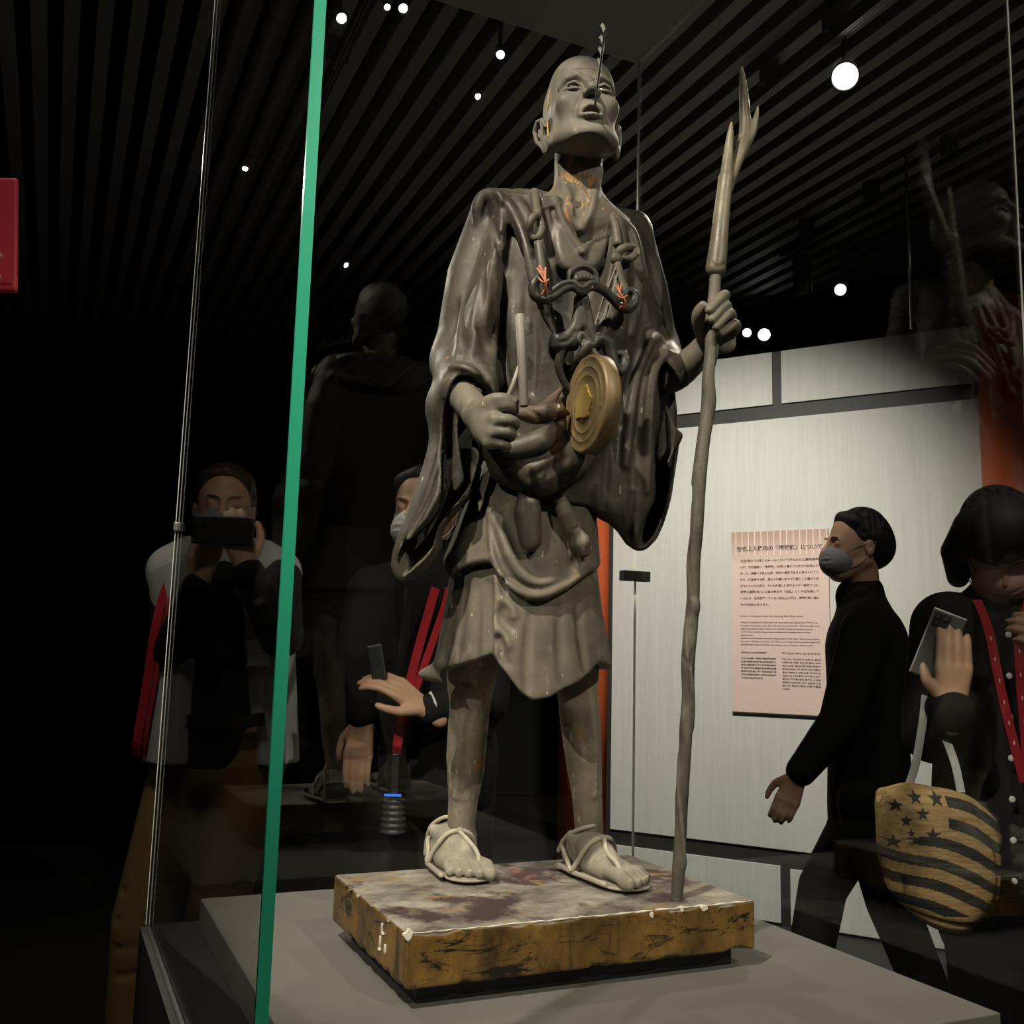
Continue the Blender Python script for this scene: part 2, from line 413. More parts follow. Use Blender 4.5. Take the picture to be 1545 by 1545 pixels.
def base_mat():
    mt = mat_new('base_lacquer', (0.2,0.12,0.04), 0.45); t = NT(mt)
    side = t.mix(t.ramp(t.noise(14, 8, 0.65, (1,1,0.5)), st(0.36,0.62)), (0.045,0.024,0.008), (0.23,0.13,0.032))
    side = t.mix(t.ramp(t.noise(30, 8, 0.75, (0.5,0.5,1.6), dist=0.6), st(0.53,0.60)), side, (0.012,0.009,0.006))
    side = t.mix(t.ramp(t.noise(24, 4, 0.6, (1.5,1.5,0.12)), st(0.62,0.70)), side, (0.03,0.018,0.008))
    top = t.mix(t.ramp(t.noise(9, 9, 0.68, (1,1.6,1)), st(0.36,0.62)), (0.075,0.058,0.05), (0.34,0.31,0.26))
    top = t.mix(t.ramp(t.noise(7, 6, 0.6, (1.2,1,1)), st(0.50,0.58)), top, (0.045,0.022,0.022))
    top = t.mix(t.ramp(t.noise(16, 7, 0.6, (1,1.4,1), dist=0.3), st(0.58,0.66)), top, (0.22,0.14,0.05))
    top = t.mix(t.ramp(t.noise(5.1, 5, 0.6), st(0.63,0.67)), top, (0.22,0.075,0.055))
    gm = t.n('NewGeometry'); vt = t.n('VectorTransform', vector_type='NORMAL', convert_from='WORLD', convert_to='OBJECT'); t.l(gm.outputs['True Normal'], vt.inputs[0])
    sp = t.n('SeparateXYZ'); t.l(vt.outputs[0], sp.inputs[0])
    t.color(t.mix(t.ramp(sp.outputs[2], st(0.6,0.8)), side, top)); t.rough(t.ramp(sp.outputs[2], st(0.6,0.8,(0.38,)*3,(0.75,)*3)))
    t.bump(t.noise(70,7,0.65), 0.35, 0.002); return mt
M['base'] = base_mat()
M['plaster'] = mat_new('bare_plaster', (0.75,0.70,0.58), 0.9)
M['plinth'] = mat_new('plinth_black', (0.010,0.010,0.010), 0.45)
def felt():
    mt = mat_new('deck_felt', (0.16,0.155,0.14), 0.9, 0, 0.2); t = NT(mt)
    t.color(t.mix(t.ramp(t.noise(6,4), st(0.3,0.7)), (0.128,0.124,0.114), (0.150,0.145,0.134))); t.bump(t.noise(900,2), 0.2, 0.0005); return mt
M['deck'] = felt()
def glass():
    mt = bpy.data.materials.new('case_glass'); mt.use_nodes = True; tr = mt.node_tree; tr.nodes.clear(); n = tr.nodes.new; l = tr.links.new
    lw = n('ShaderNodeLayerWeight'); lw.inputs[0].default_value = 0.5
    pw = n('ShaderNodeMath'); pw.operation = 'POWER'; pw.inputs[1].default_value = 5.0; l(lw.outputs['Facing'], pw.inputs[0])
    ml = n('ShaderNodeMath'); ml.operation = 'MULTIPLY_ADD'; ml.inputs[1].default_value = 0.965; ml.inputs[2].default_value = 0.035; l(pw.outputs[0], ml.inputs[0])
    tp = n('ShaderNodeBsdfTransparent'); tp.inputs[0].default_value = (0.982,0.988,0.982,1)
    gl = n('ShaderNodeBsdfGlossy'); gl.inputs['Roughness'].default_value = 0.0; gl.inputs['Color'].default_value = (1,1,1,1)
    mx = n('ShaderNodeMixShader'); l(ml.outputs[0], mx.inputs[0]); l(tp.outputs[0], mx.inputs[1]); l(gl.outputs[0], mx.inputs[2])
    o = n('ShaderNodeOutputMaterial'); l(mx.outputs[0], o.inputs[0]); return mt
M['glass'] = glass()
M['green'] = mat_new('green_glass_edge', (0.022,0.29,0.175), 0.2)
M['greendark'] = mat_new('green_glass_seam', (0.01,0.16,0.10), 0.3)
M['paleedge'] = mat_new('pale_glass_edge', (0.85,0.88,0.82), 0.3)
M['greyedge'] = mat_new('grey_glass_edge', (0.45,0.46,0.43), 0.3)
M['lid'] = mat_new('case_lid', (0.34,0.34,0.32), 0.6)
M['ochre'] = mat_new('ochre_flake', (0.42,0.24,0.09), 0.8)
M['steel'] = mat_new('steel', (0.55,0.55,0.55), 0.3, 1.0)
M['floor'] = mat_new('dark_floor', (0.022,0.021,0.020), 0.55)
M['ceil'] = mat_new('black_ceiling', (0.006,0.006,0.006), 0.9)
M['slat'] = mat_new('grey_slat', (0.15,0.15,0.14), 0.6)
M['darkwall'] = mat_new('dark_wall', (0.012,0.012,0.012), 0.8)
M['frame'] = mat_new('black_frame', (0.018,0.017,0.014), 0.6)
def panelm():
    mt = mat_new('grey_wall_paper', (0.5,0.5,0.47), 0.85); t = NT(mt)
    t.color(t.mix(t.ramp(t.noise(60,5,0.6,(1,1,0.04)), st(0.3,0.7)), (0.46,0.46,0.435), (0.52,0.52,0.495))); return mt
M['panel'] = panelm()
def verm():
    mt = mat_new('vermilion_paint', (0.40,0.065,0.016), 0.4); t = NT(mt)
    t.color(t.mix(t.ramp(t.noise(5,5,0.6,(1,1,0.2)), st(0.3,0.7)), (0.33,0.05,0.013), (0.45,0.085,0.02))); return mt
M['vermilion'] = verm()
M['signpink'] = mat_new('sign_pink', (0.58,0.43,0.38), 0.5)
def signgrad():
    mt = M['signpink']; t = NT(mt); sx = t.n('SeparateXYZ'); t.l(t.co.outputs['Object'], sx.inputs[0])
    t.color(t.ramp(sx.outputs[2], [(0.0,(0.60,0.46,0.41)),(0.28,(0.60,0.46,0.41)),(0.44,(0.36,0.23,0.19))]))
signgrad()
M['signlight'] = mat_new('sign_stripe', (0.74,0.62,0.56), 0.5)
M['ink'] = mat_new('black_ink', (0.02,0.015,0.013), 0.6)
M['inkbrown'] = mat_new('brown_ink', (0.10,0.055,0.045), 0.6)
M['fixture'] = mat_new('fixture_black', (0.02,0.02,0.02), 0.45)
def skinm():
    mt = mat_new('skin', (0.50,0.30,0.20), 0.5); t = NT(mt); t.color(t.mix(t.ramp(t.noise(14,4), st(0.3,0.7)), (0.46,0.26,0.17), (0.55,0.34,0.23))); t.b.inputs['Subsurface Weight'].default_value = 0.1; t.b.inputs['Subsurface Radius'].default_value = (0.01,0.004,0.002); t.bump(t.noise(160,3), 0.08, 0.001); return mt
M['pskin'] = skinm()
def cloth(name, c, rough=0.9, s=500):
    mt = mat_new(name, c, rough, 0, 0.2); t = NT(mt); t.color(t.mix(t.noise(12,4), tuple(x*0.8 for x in c), tuple(min(1,x*1.2) for x in c))); t.bump(t.noise(s,2), 0.25, 0.0008); return mt
M['blackcloth'] = cloth('black_cloth', (0.012,0.012,0.013)); M['khaki'] = cloth('khaki_cloth', (0.26,0.17,0.075)); M['offwhite'] = cloth('off_white_cloth', (0.42,0.42,0.42))
M['redcloth'] = cloth('red_webbing', (0.36,0.02,0.03)); M['blackleather'] = mat_new('black_leather', (0.012,0.011,0.010), 0.4)
M['blackhair'] = mat_new('black_hair', (0.010,0.009,0.008), 0.65); M['brownhair'] = mat_new('brown_hair', (0.05,0.03,0.02), 0.5)
M['maskwhite'] = mat_new('white_mask', (0.75,0.75,0.75), 0.8); M['maskgrey'] = mat_new('grey_mask', (0.22,0.23,0.24), 0.8); M['maskpink'] = mat_new('pink_mask', (0.62,0.33,0.31), 0.8)
M['ribbed'] = mat_new('ribbed_rubber', (0.05,0.05,0.05), 0.4); M['darkscreen'] = mat_new('dark_screen', (0.03,0.035,0.04), 0.1)
M['blueled'] = mat_new('blue_display', (0.02,0.05,0.2), 0.3); M['blueled'].node_tree.nodes['Principled BSDF'].inputs['Emission Color'].default_value = (0.05,0.22,1,1); M['blueled'].node_tree.nodes['Principled BSDF'].inputs['Emission Strength'].default_value = 0.9
M['greyphone'] = mat_new('grey_phone', (0.10,0.10,0.10), 0.3)
M['redcase'] = mat_new('red_case', (0.50,0.022,0.045), 0.5); M['redcasedark'] = mat_new('dark_red_case', (0.26,0.01,0.02), 0.5)
def straw(name, a, b):
    mt = mat_new(name, a, 0.8); t = NT(mt); t.color(t.mix(t.ramp(t.noise(90,4,0.6,(0.25,1,1.6)), st(0.35,0.65)), a, b)); t.bump(t.noise(160,3,0.6,(0.2,1,2)), 0.5, 0.002); return mt
M['straw'] = straw('woven_straw', (0.32,0.20,0.085), (0.50,0.35,0.16)); M['strawblack'] = straw('black_straw', (0.015,0.014,0.014), (0.045,0.043,0.042))
M['sash'] = aged_wood('sash_lacquer', (0.045,0.032,0.025), (0.12,0.085,0.06), chip=(0.20,0.07,0.035), chip_amt=0.54, rough=0.55)
# ================================================================== THE STATUE
statue = empty('monk_statue', STAT_M, 'dark lacquered wooden statue of a standing shaven monk in short robes, mouth open', 'statue')

# ---------------- head
HS = 0.685
def rotx(a): c, s = math.cos(a), math.sin(a); return np.array([[1,0,0],[0,c,-s],[0,s,c]])
def rotz(a): c, s = math.cos(a), math.sin(a); return np.array([[c,-s,0],[s,c,0],[0,0,1]])
def roty(a): c, s = math.cos(a), math.sin(a); return np.array([[c,0,s],[0,1,0],[-s,0,c]])
HR = rotz(math.radians(17)) @ rotx(math.radians(16)) @ roty(math.radians(-1))
HO = Q(889, 129, 0.082) - HR @ np.array([0, 0.092, 0]) * HS
hx = lambda V: HO + (V * HS) @ HR.T
hd = Clay((-0.108,-0.13,-0.15), (0.108,0.135,0.14), 0.0018)
hd.ell((0,-0.014,0.032), (0.076,0.098,0.096), 0.01)
hd.ell((0,0.032,-0.03), (0.064,0.060,0.082), 0.03)
hd.ell((0,0.044,0.056), (0.060,0.046,0.060), 0.03)
hd.tube([(-0.062,-0.015,-0.062),(-0.054,0.025,-0.086),(-0.026,0.064,-0.106),(0.026,0.064,-0.106),(0.054,0.025,-0.086),(0.062,-0.015,-0.060)], 0.017, 0.03)
hd.ell((0,0.02,-0.080), (0.046,0.05,0.028), 0.02)
hd.ell((0,0.079,-0.112), (0.023,0.014,0.015), 0.016)
for s in (-1, 1):
    hd.ell((s*0.046,0.064,-0.026), (0.019,0.018,0.014), 0.025)
    hd.ell((s*0.040,0.070,-0.058), (0.012,0.018,0.02), 0.02, 'sub') if False else None
    hd.ell((s*0.032,0.104,-0.001), (0.021,0.017,0.0125), 0.012, 'sub')
    hd.tube([(s*0.058,0.066,0.012),(s*0.044,0.085,0.022),(s*0.026,0.094,0.024),(s*0.010,0.094,0.016)], [0.004,0.0065,0.0065,0.005], 0.010)
    hd.ell((s*0.032,0.0800,-0.002), (0.0145,0.0150,0.0062), 0.002, 'sub')
    hd.tube([(s*0.051,0.0805,-0.004),(s*0.042,0.0895,0.0035),(s*0.031,0.0935,0.0055),(s*0.020,0.0905,0.001),(s*0.015,0.086,-0.003)], [0.002,0.0036,0.0038,0.0034,0.002], 0.0025)
    hd.tube([(s*0.050,0.0805,-0.005),(s*0.040,0.0890,-0.0085),(s*0.030,0.0915,-0.0095),(s*0.020,0.089,-0.0075),(s*0.015,0.086,-0.004)], [0.002,0.0032,0.0036,0.0032,0.002], 0.003)
hd.ell((0,0.084,-0.060), (0.031,0.017,0.024), 0.016)
hd.tube([(0,0.092,0.012),(0,0.102,-0.008),(0,0.114,-0.028)], [0.0085,0.0085,0.0115], 0.010)
hd.ell((0,0.114,-0.031), (0.0105,0.0105,0.009), 0.006)
for s in (-1, 1):
    hd.ell((s*0.0135,0.1005,-0.034), (0.0085,0.0115,0.0085), 0.006)
    hd.tube([(s*0.019,0.098,-0.034),(s*0.028,0.087,-0.052),(s*0.033,0.078,-0.075)], [0.002,0.003,0.002], 0.012, 'sub')
for s in (-1, 1):
    hd.ell((s*0.0068,0.1055,-0.0435), (0.0042,0.0065,0.0065), 0.0015, 'sub')
hd.tube([(0,0.104,-0.046),(0,0.1035,-0.058)], 0.0022, 0.004, 'sub')
hd.ell((0,0.100,-0.0725), (0.0215,0.032,0.0105), 0.003, 'sub')
hd.tube([(-0.0245,0.0845,-0.0745),(-0.013,0.0965,-0.065),(-0.005,0.1020,-0.0615),(0,0.1015,-0.0630),(0.005,0.1020,-0.0615),(0.013,0.0965,-0.065),(0.0245,0.0845,-0.0745)], [0.0025,0.0042,0.0046,0.0042,0.0046,0.0042,0.0025], 0.003)
hd.tube([(-0.0235,0.0845,-0.0755),(-0.012,0.0955,-0.0835),(0,0.0985,-0.0855),(0.012,0.0955,-0.0835),(0.0235,0.0845,-0.0755)], [0.0025,0.0048,0.0054,0.0048,0.0025], 0.004)
hd.ell((0,0.098,-0.0955), (0.015,0.008,0.005), 0.008, 'sub')
for s in (-1, 1):                                                    # the long ears
    e = lambda x, y, z: (s*x, y-0.012, z-0.016)
    hd.ell(e(0.077,-0.010,-0.016), (0.0075,0.021,0.035), 0.008, rot=rotz(s*-0.5))
    hd.tube([e(0.077,0.012,-0.012),e(0.083,0.008,0.010),e(0.090,-0.008,0.019),e(0.094,-0.024,0.006),e(0.090,-0.024,-0.022),e(0.081,-0.010,-0.048)], [0.003,0.0046,0.005,0.005,0.0046,0.0045], 0.004)
    hd.ell(e(0.092,-0.004,-0.012), (0.010,0.0105,0.020), 0.004, 'sub')
    hd.tube([e(0.085,-0.016,0.004),e(0.086,-0.014,-0.016),e(0.083,-0.004,-0.028)], 0.003, 0.003)
    hd.ell(e(0.076,-0.002,-0.054), (0.0085,0.013,0.021), 0.008)
hd.tube([(-0.03,0.0875,0.045),(0,0.094,0.043),(0.03,0.0875,0.045)], 0.0012, 0.006, 'sub')
hd.tube([(-0.008,0.0975,0.026),(-0.006,0.0995,0.014)], 0.0012, 0.004, 'sub'); hd.tube([(0.008,0.0975,0.026),(0.006,0.0995,0.014)], 0.0012, 0.004, 'sub')
hd.rbox((0,0.03,-0.123-0.040+0.009), (0.12,0.16,0.04), 0.002, 0.004, 'sub', R=rotx(-0.19))
hd.blur(1)
_f = lambda P: HR.T @ (np.asarray(P)-HO)/HS
seam = [hd.hit(0, 0, o=_f(CAML), r=HR.T @ rayl(*p)) for p in ((834,112),(829,135),(827,160),(826,185),(827,205),(829,222))]
seam = hx(np.array([p for p in seam if p is not None]))
head = clay_obj('head', hd, M['skin'], statue, hx, label='shaven carved head with open mouth, tilted up')
tube('lacquer_crack', seam, [0.0006,0.0014,0.0010,0.0018,0.0012,0.0006], M['ochre'], head, 6, 5, label='ochre crack down the temple')
def hpt(*p): return hx(np.array([p]))[0]
for s in (-1, 1):                                                    # inlaid eyes
    e = Clay((s*0.032-0.016,0.062,-0.017), (s*0.032+0.016,0.096,0.015), 0.0014); e.ell((s*0.032,0.0770,-0.0015), (0.0150,0.0146,0.0120), 0)
    clay_obj('eye', e, M['eye'], statue, hx, label='dark glossy inlaid eye')

# ---------------- neck and bare chest
nk = Clay((-0.10,-0.09,0.84), (0.15,0.12,1.06), 0.0025)
nb, nt = Q(868, 335, 0.0), hpt(0, -0.03, -0.06)
nk.tube([nb, nb*0.55+nt*0.45, nt], [0.043,0.034,0.036], 0.01)
nk.ell(Q(868, 350, 0.0), (0.10,0.062,0.05), 0.03)
pa = hpt(0.0, 0.052, -0.115)
nk.ell(Q(860, 246, 0.022), (0.011,0.011,0.013), 0.014)
nk.stroke([(846,248),(850,280),(862,318),(872,345)], 0.0055, 0.008)
nk.stroke([(905,258),(898,290),(886,325),(877,345)], 0.0055, 0.008)
nk.stroke([(872,285),(874,325)], 0.006, 0.008, 0.0, 'sub')
nk.stroke([(888,270),(884,318)], 0.004, 0.008, 0.0, 'sub')
for py in (0, 1): nk.stroke([(842,300-py*34),(866,306-py*34),(890,303-py*34)], 0.0016, 0.004, 0, 'sub')
nk.stroke([(800,330),(840,352),(868,366)], 0.006, 0.01); nk.stroke([(935,352),(905,362),(880,368)], 0.006, 0.01)
nk.blur(1)
clay_obj('neck', nk, M['neck'], statue, label='sinewy neck with flaking ochre lacquer')

# ---------------- upper robe with both sleeves
rb = Clay((-0.275,-0.175,0.34), (0.245,0.175,0.97), 0.0020)
def sec(py, pl, pr, vc, b):
    a, c = Q(pl, py, vc), Q(pr, py, vc); return ((a[2]+c[2])/2, (a[0]+c[0])/2, vc, (c[0]-a[0])/2, b)
rb.loft([sec(330,742,955,-0.012,0.062), sec(360,735,962,-0.010,0.074), sec(420,738,962,-0.004,0.086), sec(500,742,955,0,0.090),
         sec(580,746,945,0.002,0.090), sec(640,752,935,0.002,0.088), sec(700,756,915,0,0.088), sec(735,745,900,-0.004,0.086), sec(770,735,892,-0.006,0.082)], 0.01, pw=2.3)
rb.tube([Q(760,322,-0.02), Q(850,318,-0.035), Q(940,348,-0.02)], [0.032,0.04,0.032], 0.02)
# right arm (image left) under the cloth
rb.tube([Q(748,335,-0.02), Q(722,420,-0.03), Q(702,545,-0.03)], [0.040,0.045,0.045], 0.02)
rb.tube([Q(702,548,-0.02), Q(706,592,0.06)], [0.046,0.040], 0.02)
outL = [(742,299,-.02),(723,312,-.02),(728,350,-.02),(714,395,-.02),(700,450,-.01),(685,510,0),(680,548,0.01),(663,574,.03),(657,605,.04),(661,650,.04),(649,690,.03),(631,735,.02),(611,775,0),(594,815,-.01),(589,848,-.01),(598,873,-.01),(614,876,-.01),(640,857,0),(660,830,.01),(668,802,.02),(694,768,.03),(716,742,.04),(724,700,.05),(737,645,.05),(748,600,.05),(752,520,.03),(762,420,0),(766,330,-.02)]
rb.pillow([(a, b, c-.015) for a, b, c in outL], 0.090, 0.045, 0.012, shear=(640,770))
backL = [(649,690,-.02),(631,735,-.04),(611,775,-.06),(594,815,-.07),(589,848,-.07),(598,873,-.07),(614,876,-.07),(640,857,-.06),(660,830,-.05),(668,802,-.04),(694,768,-.03),(716,742,-.02),(722,700,-.02),(690,680,-.02)]
inL = [(704,572,.05),(688,577,.05),(678,600,.05),(674,640,.05),(674,690,.05),(671,735,.04),(660,768,.03),(638,792,.02),(613,816,.01),(601,838,0),(599,856,0),(607,866,0),(630,847,.01),(653,823,.02),(664,792,.03),(690,760,.04),(711,735,.05),(719,700,.05),(731,645,.05),(738,606,.05),(722,580,.05)]
rb.pillow([(a, b, c-.015) for a, b, c in inL], 0.080, 0.018, 0.003, 'sub', vcut=0.17, shear=(640,770))
rb.pillow(backL, 0.007, 0.008, 0.004)
# second sleeve layer and its folds inside the opening
rb.pillow([(712,580,.075),(690,592,.07),(683,620,.065),(682,690,.06),(683,742,.055),(696,733,.06),(703,722,.07),(700,690,.075),(697,650,.08),(701,618,.085),(716,598,.09),(730,595,.09)], 0.0065, 0.008, 0.002)
rb.pillow([(709,672,.05),(722,683,.055),(720,705,.055),(713,728,.05),(706,735,.045),(707,700,.045)], 0.007, 0.008, 0.002)
# left arm (image right)
rb.tube([Q(948,352,-0.02), Q(972,440,-0.015), Q(985,530,0.0)], [0.036,0.036,0.038], 0.02)
rb.tube([Q(985,535,0.0), Q(1005,562,0.05)], [0.040,0.034], 0.015)
outR = [(966,500,.02),(990,508,.02),(1012,536,.04),(1026,560,.05),(1033,610,.05),(1033,655,.05),(1019,715,.04),(1005,765,.03),(988,812,.03),(966,832,.03),(945,823,.03),(925,796,.03),(893,772,.03),(880,735,.03),(892,690,.03),(918,640,.03),(938,580,.03),(950,530,.03)]
rb.pillow(outR, 0.060, 0.045, 0.012, shear=(970,680))
inR = [(1004,548,.06),(1020,568,.06),(1028,610,.06),(1028,652,.06),(1013,692,.06),(1011,715,.05),(999,765,.04),(985,806,.04),(968,821,.04),(970,790,.04),(984,755,.04),(990,715,.05),(986,680,.05),(990,630,.05),(989,585,.05),(993,555,.06)]
rb.pillow(inR, 0.052, 0.014, 0.003, 'sub', vcut=0.17, shear=(970,680))
rb.pillow([(1010,548,.06),(998,560,.06),(1000,620,.06),(1006,690,.06),(1014,688,.06),(1026,668,.065),(1031,655,.07),(1022,640,.075),(1013,600,.08),(1016,560,.08)], 0.006, 0.008, 0.002)
# front of the sash pouch
rb.tube([Q(742,655,0.02), Q(770,700,0.065), Q(815,712,0.09), Q(860,690,0.085), Q(905,640,0.05)], [0.022,0.030,0.034,0.030,0.022], 0.012)
rb.tube([Q(742,660,0.04), Q(775,680,0.098), Q(815,668,0.112), Q(845,640,0.105)], [0.008,0.016,0.017,0.010], 0.006)
# chest opening: carve between the lapels, then lay the inner collar back in
rb.pillow([(838,300,.07),(815,322,.07),(822,400,.08),(836,480,.09),(848,560,.095),(858,610,.095),(872,565,.095),(893,500,.09),(915,430,.085),(930,370,.075),(928,335,.07),(905,312,.07)], 0.030, 0.016, 0.004, 'sub', vcut=0.17)
rb.pillow([(848,305,.035),(832,345,.045),(840,400,.055),(868,415,.062),(905,405,.06),(918,352,.045),(880,375,.05)], 0.012, 0.012, 0.004)
rb.stroke([(838,300),(850,340),(876,378)], 0.006, 0.003, -0.001); rb.stroke([(918,348),(898,360),(878,380)], 0.006, 0.003, -0.001)
# lapels, collar rolls
rb.tube(catmull([Q(725,350,.0),Q(721,316,.004),Q(734,297,.012),Q(757,303,.034),Q(780,338,.058),Q(797,385,.078),Q(806,430,.086)], 4), [.005,.010,.0115,.0115,.010,.009,.006], .004)
rb.tube(catmull([Q(762,299,-.005),Q(780,306,.034),Q(800,345,.062),Q(814,395,.080),Q(823,450,.087)], 4), [.006,.010,.010,.009,.006], .004)
rb.stroke([(812,400),(822,450),(836,530),(848,600)], [0.008,0.009,0.008,0.006], 0.005, -0.002)
rb.stroke([(810,292),(826,330),(832,400),(838,450)], [0.007,0.008,0.007,0.005], 0.005, -0.002)
rb.stroke([(912,310),(934,340),(940,390),(934,440),(910,500),(884,560),(862,612)], [0.007,0.009,0.010,0.010,0.009,0.008,0.006], 0.006, -0.003)
rb.stroke([(930,330),(952,350),(962,400),(962,450),(952,505)], [0.006,0.010,0.010,0.008,0.004], 0.006, -0.002)
rb.stroke([(758,312),(776,350),(790,400),(796,450),(790,478)], [0.004,0.004,0.004,0.004,0.003], 0.008, 0, 'sub')
rb.stroke([(735,325),(752,365),(766,420),(776,470),(786,490)], [0.004,0.006,0.006,0.005,0.003], 0.012, 0, 'sub')
rb.stroke([(730,400),(722,450),(730,500),(745,550)], [0.004,0.010,0.010,0.004], 0.016, 0, 'sub')
rb.stroke([(745,400),(748,470),(742,540),(738,590)], [0.003,0.006,0.006,0.003], 0.014, 0.001)
rb.stroke([(805,470),(806,530),(800,590)], [0.003,0.006,0.003], 0.014, 0.0, 'sub')
rb.stroke([(760,520),(770,570),(790,612)], [0.003,0.006,0.003], 0.014, 0.0, 'sub')
rb.stroke([(770,420),(778,500),(776,580)], [0.003,0.007,0.003], 0.014, 0.001)
rb.stroke([(825,480),(838,540),(846,590)], [0.004,0.005,0.003], 0.008, 0.0, 'sub')
rb.stroke([(806,300),(822,385),(832,455),(846,535),(856,600)], 0.003, 0.003, 0, 'sub'); rb.stroke([(918,330),(930,390),(922,440),(898,500),(872,565)], 0.003, 0.003, 0, 'sub')
rb.stroke([(764,330),(786,380),(800,440),(808,520),(806,600)], [0.002,0.003,0.003,0.003,0.002], 0.003, 0, 'sub')
# sleeve folds, image left
rb.stroke([(681,552),(700,556),(722,568),(738,592)], [0.004,0.006,0.006,0.004], 0.008, 0.002)
rb.stroke([(684,540),(706,542),(728,556),(742,580)], [0.003,0.004,0.004,0.003], 0.008, 0, 'sub')
rb.stroke([(672,566),(690,560),(712,570),(730,588)], [0.003,0.0035,0.0035,0.003], 0.006, 0, 'sub')
rb.stroke([(700,450),(694,500),(690,540)], [0.003,0.005,0.002], 0.010, 0.001)
rb.stroke([(666,605),(666,660),(652,725),(630,775),(606,816)], [0.002,0.003,0.004,0.004,0.003], 0.006, 0, 'sub')
rb.stroke([(676,615),(675,690),(668,745),(645,785),(616,812)], [0.004,0.004,0.004,0.004,0.003], 0.005, 0.0)
# sleeve folds, image right
rb.stroke([(1000,514),(976,550),(964,610),(958,680),(956,730)], [0.004,0.006,0.006,0.006,0.004], 0.012, 0, 'sub')
rb.stroke([(1008,530),(986,560),(980,620),(978,690),(976,740)], [0.004,0.006,0.007,0.006,0.004], 0.008, 0.002)
rb.stroke([(972,520),(952,570),(940,640),(935,700)], [0.004,0.006,0.006,0.004], 0.012, 0, 'sub')
rb.stroke([(985,512),(962,560),(950,630),(944,700)], [0.003,0.005,0.006,0.004], 0.010, 0.002)
rb.stroke([(955,745),(952,790),(946,815)], [0.003,0.004,0.003], 0.006, 0, 'sub')
rb.stroke([(918,660),(916,720),(910,765)], [0.003,0.005,0.003], 0.006, 0, 'sub')
# hanging lapel corner by the image-right arm
rb.pillow([(950,340,.01),(968,395,.02),(982,450,.02),(998,486,.02),(985,508,.03),(972,540,.03),(962,500,.04),(948,440,.04),(940,380,.03)], 0.022, 0.020, 0.006)
rb.stroke([(966,400),(974,450),(968,520)], [0.003,0.006,0.004], 0.010, 0, 'sub')
# pouch creases
rb.stroke([(760,690),(800,694),(840,676),(864,650)], [0.003,0.004,0.004,0.003], 0.006, 0, 'sub')
rb.stroke([(800,722),(830,708),(855,690)], [0.003,0.005,0.003], 0.010, 0, 'sub')
rb.stroke([(838,700),(848,712),(852,722)], [0.003,0.004,0.003], 0.008, 0, 'sub')
rb.blur(1)
# the back: folds seen in the glass
for u0 in (-0.07, -0.02, 0.035, 0.08):
    rb.tube([(u0*0.6,-0.10,0.90),(u0*0.9,-0.112,0.75),(u0*1.1,-0.10,0.55)], [0.004,0.007,0.005], 0.014, 'sub')
rb.tube([(-0.09,-0.06,0.90),(-0.03,-0.095,0.885),(0.03,-0.097,0.885),(0.10,-0.06,0.90)], 0.012, 0.01)
clay_obj('robe', rb, M['robe'], statue, label='black lacquered upper robe with hanging sleeves')

# ---------------- knot, hanging tie and bag tassel at the waist
kn = Clay((-0.12,0.04,0.35), (0.10,0.17,0.70), 0.0022)
kn.ell(Q(806,626,0.105), (0.026,0.012,0.012), 0.006); kn.ell(Q(824,622,0.112), (0.014,0.012,0.011), 0.005)
kn.tube([Q(828,622,0.11), Q(843,619,0.113), Q(858,624,0.108)], [0.005,0.009,0.003], 0.004)
kn.tube([Q(812,620,0.112), Q(832,604,0.105), Q(846,588,0.095)], [0.006,0.007,0.003], 0.004)
kn.stroke([(800,618),(812,628),(818,636)], 0.002, 0.004, 0, 'sub')
clay_obj('sash_knot', kn, M['sash'], statue, label='knotted sash with worn reddish lacquer')
tt = Clay((-0.10,0.03,0.33), (0.12,0.15,0.56), 0.0022)
tt.tube([Q(798,735,0.075), Q(796,775,0.085), Q(800,815,0.085), Q(792,832,0.085)], [0.012,0.018,0.015,0.004], 0.006)
tt.stroke([(796,750),(800,790),(796,820)], 0.003, 0.006, 0, 'sub')
clay_obj('hanging_tie', tt, M['robe'], statue)
ts = Clay((-0.06,0.03,0.35), (0.14,0.16,0.56), 0.0022)
ts.tube([Q(843,752,0.085), Q(854,775,0.092), Q(864,796,0.092)], [0.009,0.0115,0.010], 0.004)
ts.tube([Q(867,800,0.092), Q(876,818,0.092), Q(880,830,0.09)], [0.008,0.013,0.010], 0.003)
ts.stroke([(862,801),(870,797),(874,794)], 0.0018, 0.003, 0, 'sub'); ts.stroke([(876,806),(879,826)], 0.0016, 0.004, 0, 'sub')
clay_obj('tassel', ts, M['skirt'], statue, label='carved bag tassel hanging at the hip')

